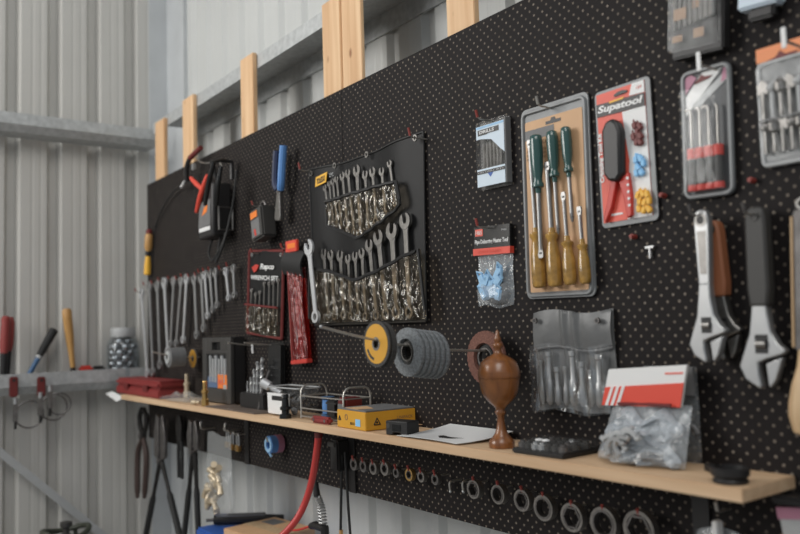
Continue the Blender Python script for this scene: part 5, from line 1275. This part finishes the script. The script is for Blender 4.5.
b = MB(); b.box(-W/2, W/2, -.035, -.001, 0, H, .003); b.build('carton', 'ltgrey', t)
b = MB(); b.box(-W/2-.001, W/2+.001, -.036, -.0005, H*.80, H+.001); b.build('pink_top', 'pink', t)
b = MB(); b.box(-W/2-.001, W/2+.001, -.036, -.0005, H*.38, H*.50); b.build('red_band', 'red', t)
q = P(790, 498, y=-.04)
t = thing('black_handle_piece', 'black handled piece hanging above the red and white pack', 'tool', (q.x, -.006, q.z-.012))
b = MB(); b.box(-.030, .050, -.040, .004, 0, .014, .004); b.build('handle', 'black', t); b = MB(); b.sph((.030,-.028,.020), .010, 10, 8); b.build('pale_knob', 'ltblue', t)

# blue tool chest standing on the floor, with things on top
cz = .74
a = P(204, 526, z=cz)
t = thing('blue_tool_chest', 'blue chest whose lid shows at the bottom edge of the photo', 'chest', (a.x+.17, .07, 0))
b = MB(); b.box(-.17, .42, -.16, .115, 0, cz-.045, .006); b.build('chest_body', 'blue', t)
b = MB(); b.box(-.175, .425, -.165, .12, cz-.045, cz, .008); b.build('lid', 'blue', t)
b = MB(); b.box(-.02, .22, -.175, -.160, cz-.11, cz-.07, .004); b.build('handle', 'black', t)
b = MB(); b.box(-.15, .40, -.163, -.158, .10, .38, .003); b.build('drawer_front', 'navy', t)
p0_, p1_ = P(202, 522, z=cz+.02), P(252, 513.5, z=cz+.02)
dvec = (p1_-p0_); 
t = thing('black_drill_tool', 'dark long tool lying on the back of the blue chest lid', 'tool', (a.x+.02, -.03, cz+.0205), yaw=.95)
b = MB(); b.tube([(0,0,0),(.10,0,0),(.20,0,0),(.27,0,0)], [.017,.020,.016,.012], 10); b.build('body', 'black', t)
b = MB(); b.box(.01, .20, -.014, .010, .010, .022, .003); b.build('grey_top', 'midgrey', t)
b = MB(); b.cyl((-.03,0,0), (0,0,0), .006); b.build('nose', 'dksteel', t)
t = thing('brown_carton', 'flat brown carton lying on the lid of the blue chest', 'carton', (a.x+.32, .055, cz+.0008), yaw=.12)
b = MB(); b.box(-.125, .13, -.115, .11, 0, .030, .002); b.build('carton', 'tan', t)
b = MB(); b.box(-.126, .131, -.03, .02, .0295, .0305); b.build('paper_tape', 'pale_wood', t)
b = MB(); b.box(-.10, -.02, .03, .09, .0300, .0308); b.build('grey_label', 'midgrey', t)

# ================================================================== on the left wall
def stick(name, label, top, bot, prof, cat, x=-.17, extra=0):
    A, C = P(*bot, x=x), P(*top, x=x); d = C-A; L_ = d.length
    A = A-d.normalized()*extra
    t = thing(name, label, cat, A); q_ = Vector((0,0,1)).rotation_difference(d)
    t.matrix_world = Matrix.Translation(A) @ q_.to_matrix().to_4x4()
    Lt = L_+extra
    for nm, m, pr in prof:
        b = MB(); b.lathe([(r, h*Lt) for r, h in pr], n=18); b.build(nm, m, t)
    return t
stick('hammer', 'hammer with red grip at the left edge of the photo, standing in the wall girt', (6,316), (3,374), [('shaft','black_r',[(.012,0),(.016,.40),(.016,.48)]), ('red_grip','dullred',[(.016,.46),(.021,.60),(.019,.86),(.020,.97),(.012,1)])], 'hammer', extra=.05)
t = stick('red_handle_tool', 'second red and black handle leaning close behind the left hammer', (11,317), (7,374), [('shaft','black_r',[(.011,0),(.013,.45),(.013,.52)]), ('red_grip','dullred',[(.014,.50),(.019,.62),(.018,.92),(.010,1)])], 'hand tool', extra=.05, x=-.205)
stick('blue_handle_hammer', 'black and blue handled hammer leaning in the left wall girt', (54.5,329), (31,371), [('blue_shaft','dullblue',[(.011,0),(.012,.36),(.012,.42)]), ('pale_collar','ltgrey',[(.0145,.41),(.0145,.46)]), ('black_grip','black_r',[(.014,.45),(.018,.60),(.020,.90),(.021,.98),(.014,1)])], 'hammer', extra=.04)
stick('wooden_hammer', 'hammer with plain amber wooden handle standing in the left wall girt', (66.5,308.5), (73,369), [('dark_end','black',[(.010,0),(.012,.12),(.012,.18)]), ('wood','handle_wood',[(.012,.17),(.013,.35),(.020,.62),(.021,.85),(.022,.96),(.014,1)])], 'hammer', extra=.05)
q = P(92, 371, x=-.18)
t = thing('red_black_piece', 'small red and black piece lying in the girt left of the jar', 'small tool', (-.18, q.y, 1.331-.04))
b = MB(); b.box(-.025, .025, -.060, .0, 0, .060, .010); b.build('red_body', 'red', t); b = MB(); b.box(-.024, .024, .0, .060, 0, .055, .010); b.build('black_body', 'black', t)
# jar of steel balls
q = P(123, 366, x=-.175)
r = .076
t = thing('ball_jar', 'clear jar of shiny steel balls standing on the girt beside the pegboard', 'jar', (-.175, q.y, 1.331-.0885))
Ht = .285
b = MB(); b.lathe([(r*.9,0),(r,.010),(r,Ht*.70),(r*.95,Ht*.76),(r*.74,Ht*.82),(r*.72,Ht*.86)], n=36); b.build('jar_body', 'jar', t)
b = MB(); b.lathe([(r*.76,Ht*.84),(r*.78,Ht*.85),(r*.78,Ht*.97),(r*.74,Ht)], n=36); b.build('lid', 'ltgrey', t)
zb = .026
rnd = random.Random(2)
for k in range(8):
    n_ = 6 if k < 7 else 4
    for i in range(n_):
        an = 2*PI*i/n_+k*PI/n_; rr = r-.0285 if k < 7 else r*.38
        b = MB(); b.sph((rr*math.cos(an), rr*math.sin(an), .026+k*.0272), .0235, 14, 10); b.build('steel_ball', 'ballsteel', t)
# hose clamps hung on red clips
def hose_clamp_set(px, label, rings):
    top = P(px, 378, x=-.097); o = Vector((-.097, top.y, top.z))
    t = thing('red_spring_clip', label[0], 'clip', o, group='red clips on the left girt')
    b = MB(); b.box(.000, .012, -.018, .018, -.085, .006, .005); b.build('clip_body', 'dkred', t)
    b = MB(); b.cyl((.012,0,-.010), (.0135,0,-.010), .007); b.build('hole', 'black', t)
    for k, (dy, dz, rad, lab, tl) in enumerate(rings):
        r_ = thing('hose_clamp', lab, 'hose clamp', o+Vector((.016+.024*k, dy, dz)), group='hose clamps on the left wall')
        b = MB(); pts = [Vector((.006*math.sin(j*.1), rad*math.cos(2*PI*j/32), rad*math.sin(2*PI*j/32))) for j in range(32)]
        b.tube(pts, .0042, 6, closed=True); b.build('band', 'dksteel', r_)
        an = math.radians(tl); c = Vector((.004, rad*math.cos(an), rad*math.sin(an)))
        b = MB(); b.box(c.x-.009, c.x+.009, c.y-.011, c.y+.011, c.z-.045, c.z+.040, .004); b.build('screw_housing', 'steel', r_)
        b = MB(); b.cyl(c+Vector((.004,0,.035)), c+Vector((.004,0,.062)), .009); b.build('screw_head', 'steel_b', r_)
        b = MB(); b.cyl(c+Vector((.004,0,-.042)), c+Vector((.004,0,-.075)), .006); b.build('screw_end', 'iron', r_)
hose_clamp_set(13.5, ('dark red clip on the girt at the left edge, holding the larger clamp',), [(.062,-.165,.060,'hose clamp with single large band under the left red clip',165)])
hose_clamp_set(41, ('dark red clip on the girt right of the first, holding two clamps',), [(.050,-.135,.058,'hose clamp with larger band under the right red clip',170), (.070,-.120,.048,'smaller hose clamp overlapping its neighbour under the right red clip',150)])
# olive gas bottle at the lower left
q = P(66, 545, x=.05)
t = thing('gas_bottle', 'dark olive gas bottle with collar handle and valve under the diagonal brace', 'gas bottle', (.05, q.y, 0))
zt = P(66, 541, x=.05).z
b = MB(); b.lathe([(.14,0),(.15,.02),(.15,zt-.10),(.135,zt-.04),(.09,zt-.006),(.03,zt)], n=36); b.build('cylinder', 'olive', t)
b = MB(); b.tube([Vector((.095*math.cos(a_), .095*math.sin(a_), zt+.040-.012*math.cos(2*a_))) for a_ in [2*PI*i/28 for i in range(28)]], .012, 8, closed=True); b.build('collar_ring', 'olive', t)
for k in range(3):
    a_ = k*2.1+.4; b = MB(); b.tube([(.11*math.cos(a_), .11*math.sin(a_), zt-.03), (.095*math.cos(a_), .095*math.sin(a_), zt+.040)], .010, 8); b.build('collar_post', 'olive', t)
b = MB(); b.lathe([(.022,zt-.004),(.022,zt+.03),(.014,zt+.034),(.014,zt+.060),(.026,zt+.064),(.026,zt+.082),(.010,zt+.086)], n=16); b.build('valve', 'dkgrey', t)

# ================================================================== light: overcast daylight as from an unseen open door, plus an added sheen lamp
w_ = bpy.data.worlds.new('daylight'); S.world = w_; w_.use_nodes = True
bg = w_.node_tree.nodes['Background']; bg.inputs[0].default_value = (.86,.93,1.0,1); bg.inputs[1].default_value = .36
def area(name, loc, target, sx, sy, power, col=(1,1,1)):
    ld = bpy.data.lights.new(name, 'AREA'); ld.shape = 'RECTANGLE'; ld.size = sx; ld.size_y = sy; ld.energy = power; ld.color = col
    o = bpy.data.objects.new(name, ld); COL.objects.link(o); o.location = loc
    d = Vector(target)-Vector(loc); o.rotation_euler = d.to_track_quat('-Z', 'Y').to_euler(); return o
area('door_daylight', (.15, -3.0, 2.9), (1.7, 0, 1.5), 2.2, 1.9, 122, (1,.975,.94))
area('sheen_light', (5.0, -2.5, 5.2), (2.5, 0, 1.4), 2.0, 3.0, 90, (1,.97,.93))  # added lamp, no known fixture: for sheen on the board's upper right
S.view_settings.view_transform = 'Standard'; S.view_settings.look = 'None'; S.view_settings.gamma = 1; S.view_settings.use_curve_mapping = False
S.view_settings.exposure = -.04

# pieces of a part go one level deeper
SUB = {'worm_window':'head','worm_screw':'head','hanging_hole':'handle','hole_rim':'handle','handle_recess':'handle','hanging_eye':'grip','ferrule':'handle','dark_tip':'blade',
 'keyhole':'body','pale_face':'blue_reel','screw_head':'screw_housing','screw_end':'screw_housing','bore':'tube_body','latch':'case_lid','hub':'abrasive_flaps','bore_ring':('abrasive_flaps','abrasive'),
 'dark_print':'printed_label','upper_pocket_binding':'upper_pocket','lower_pocket_binding':'lower_pocket','red_stripe':'header_card','red_logo':'header_card','white_stripe':'red_band','small_print':('header_card','red_card'),
 'amber_flash':'black_band','black_strip':('lower_card','white_label'),'print_line':'white_label','blue_arrow':'lower_card','black_banner':'top_card','blue_edge':'top_card','orange_mark':'face_label','white_strip':'face_label',
 'red_mark':'grey_panel','handle_slot':'front_frame','winding':'flanges','flap':'body','label':'body','triangle_mark':'carton','round_print':'carton','blue_patch':'carton','dark_banner':'card','hang_slot':('card','orange_header','backing_card','red_card'),
 'red_tip':'wire','white_end':'wire','tip':'wire','rounded_tip':'rod','hex_bore':'band','faceted_bore':'band','crimp_hole':'right_handle','orange_print':'red_tag','pocket_trim':'clear_pocket','hole':'clip_body','rivets':'body','front_slot':'block','screw_hole':'block'}
TXT = {'tool_roll':'orange_badge','screwdriver_card':'card','crimping_tool_pack':'black_band','deburring_tool_bag':'header_card','yellow_box':'carton','windowed_drill_case':'orange_label','wrench_set_pouch':'backing','drill_bit_pack':'top_card'}
base = lambda o: o.name.split('.')[0]
for th in [o for o in bpy.data.objects if o.parent is None and o.children]:
    kids = list(th.children)
    for ch in kids:
        want = TXT.get(base(th)) if base(ch) == 'lettering' else SUB.get(base(ch))
        if not want: continue
        want = want if isinstance(want, tuple) else (want,)
        host = next((k for k in kids if base(k) in want and k is not ch), None)
        if host: ch.parent = host
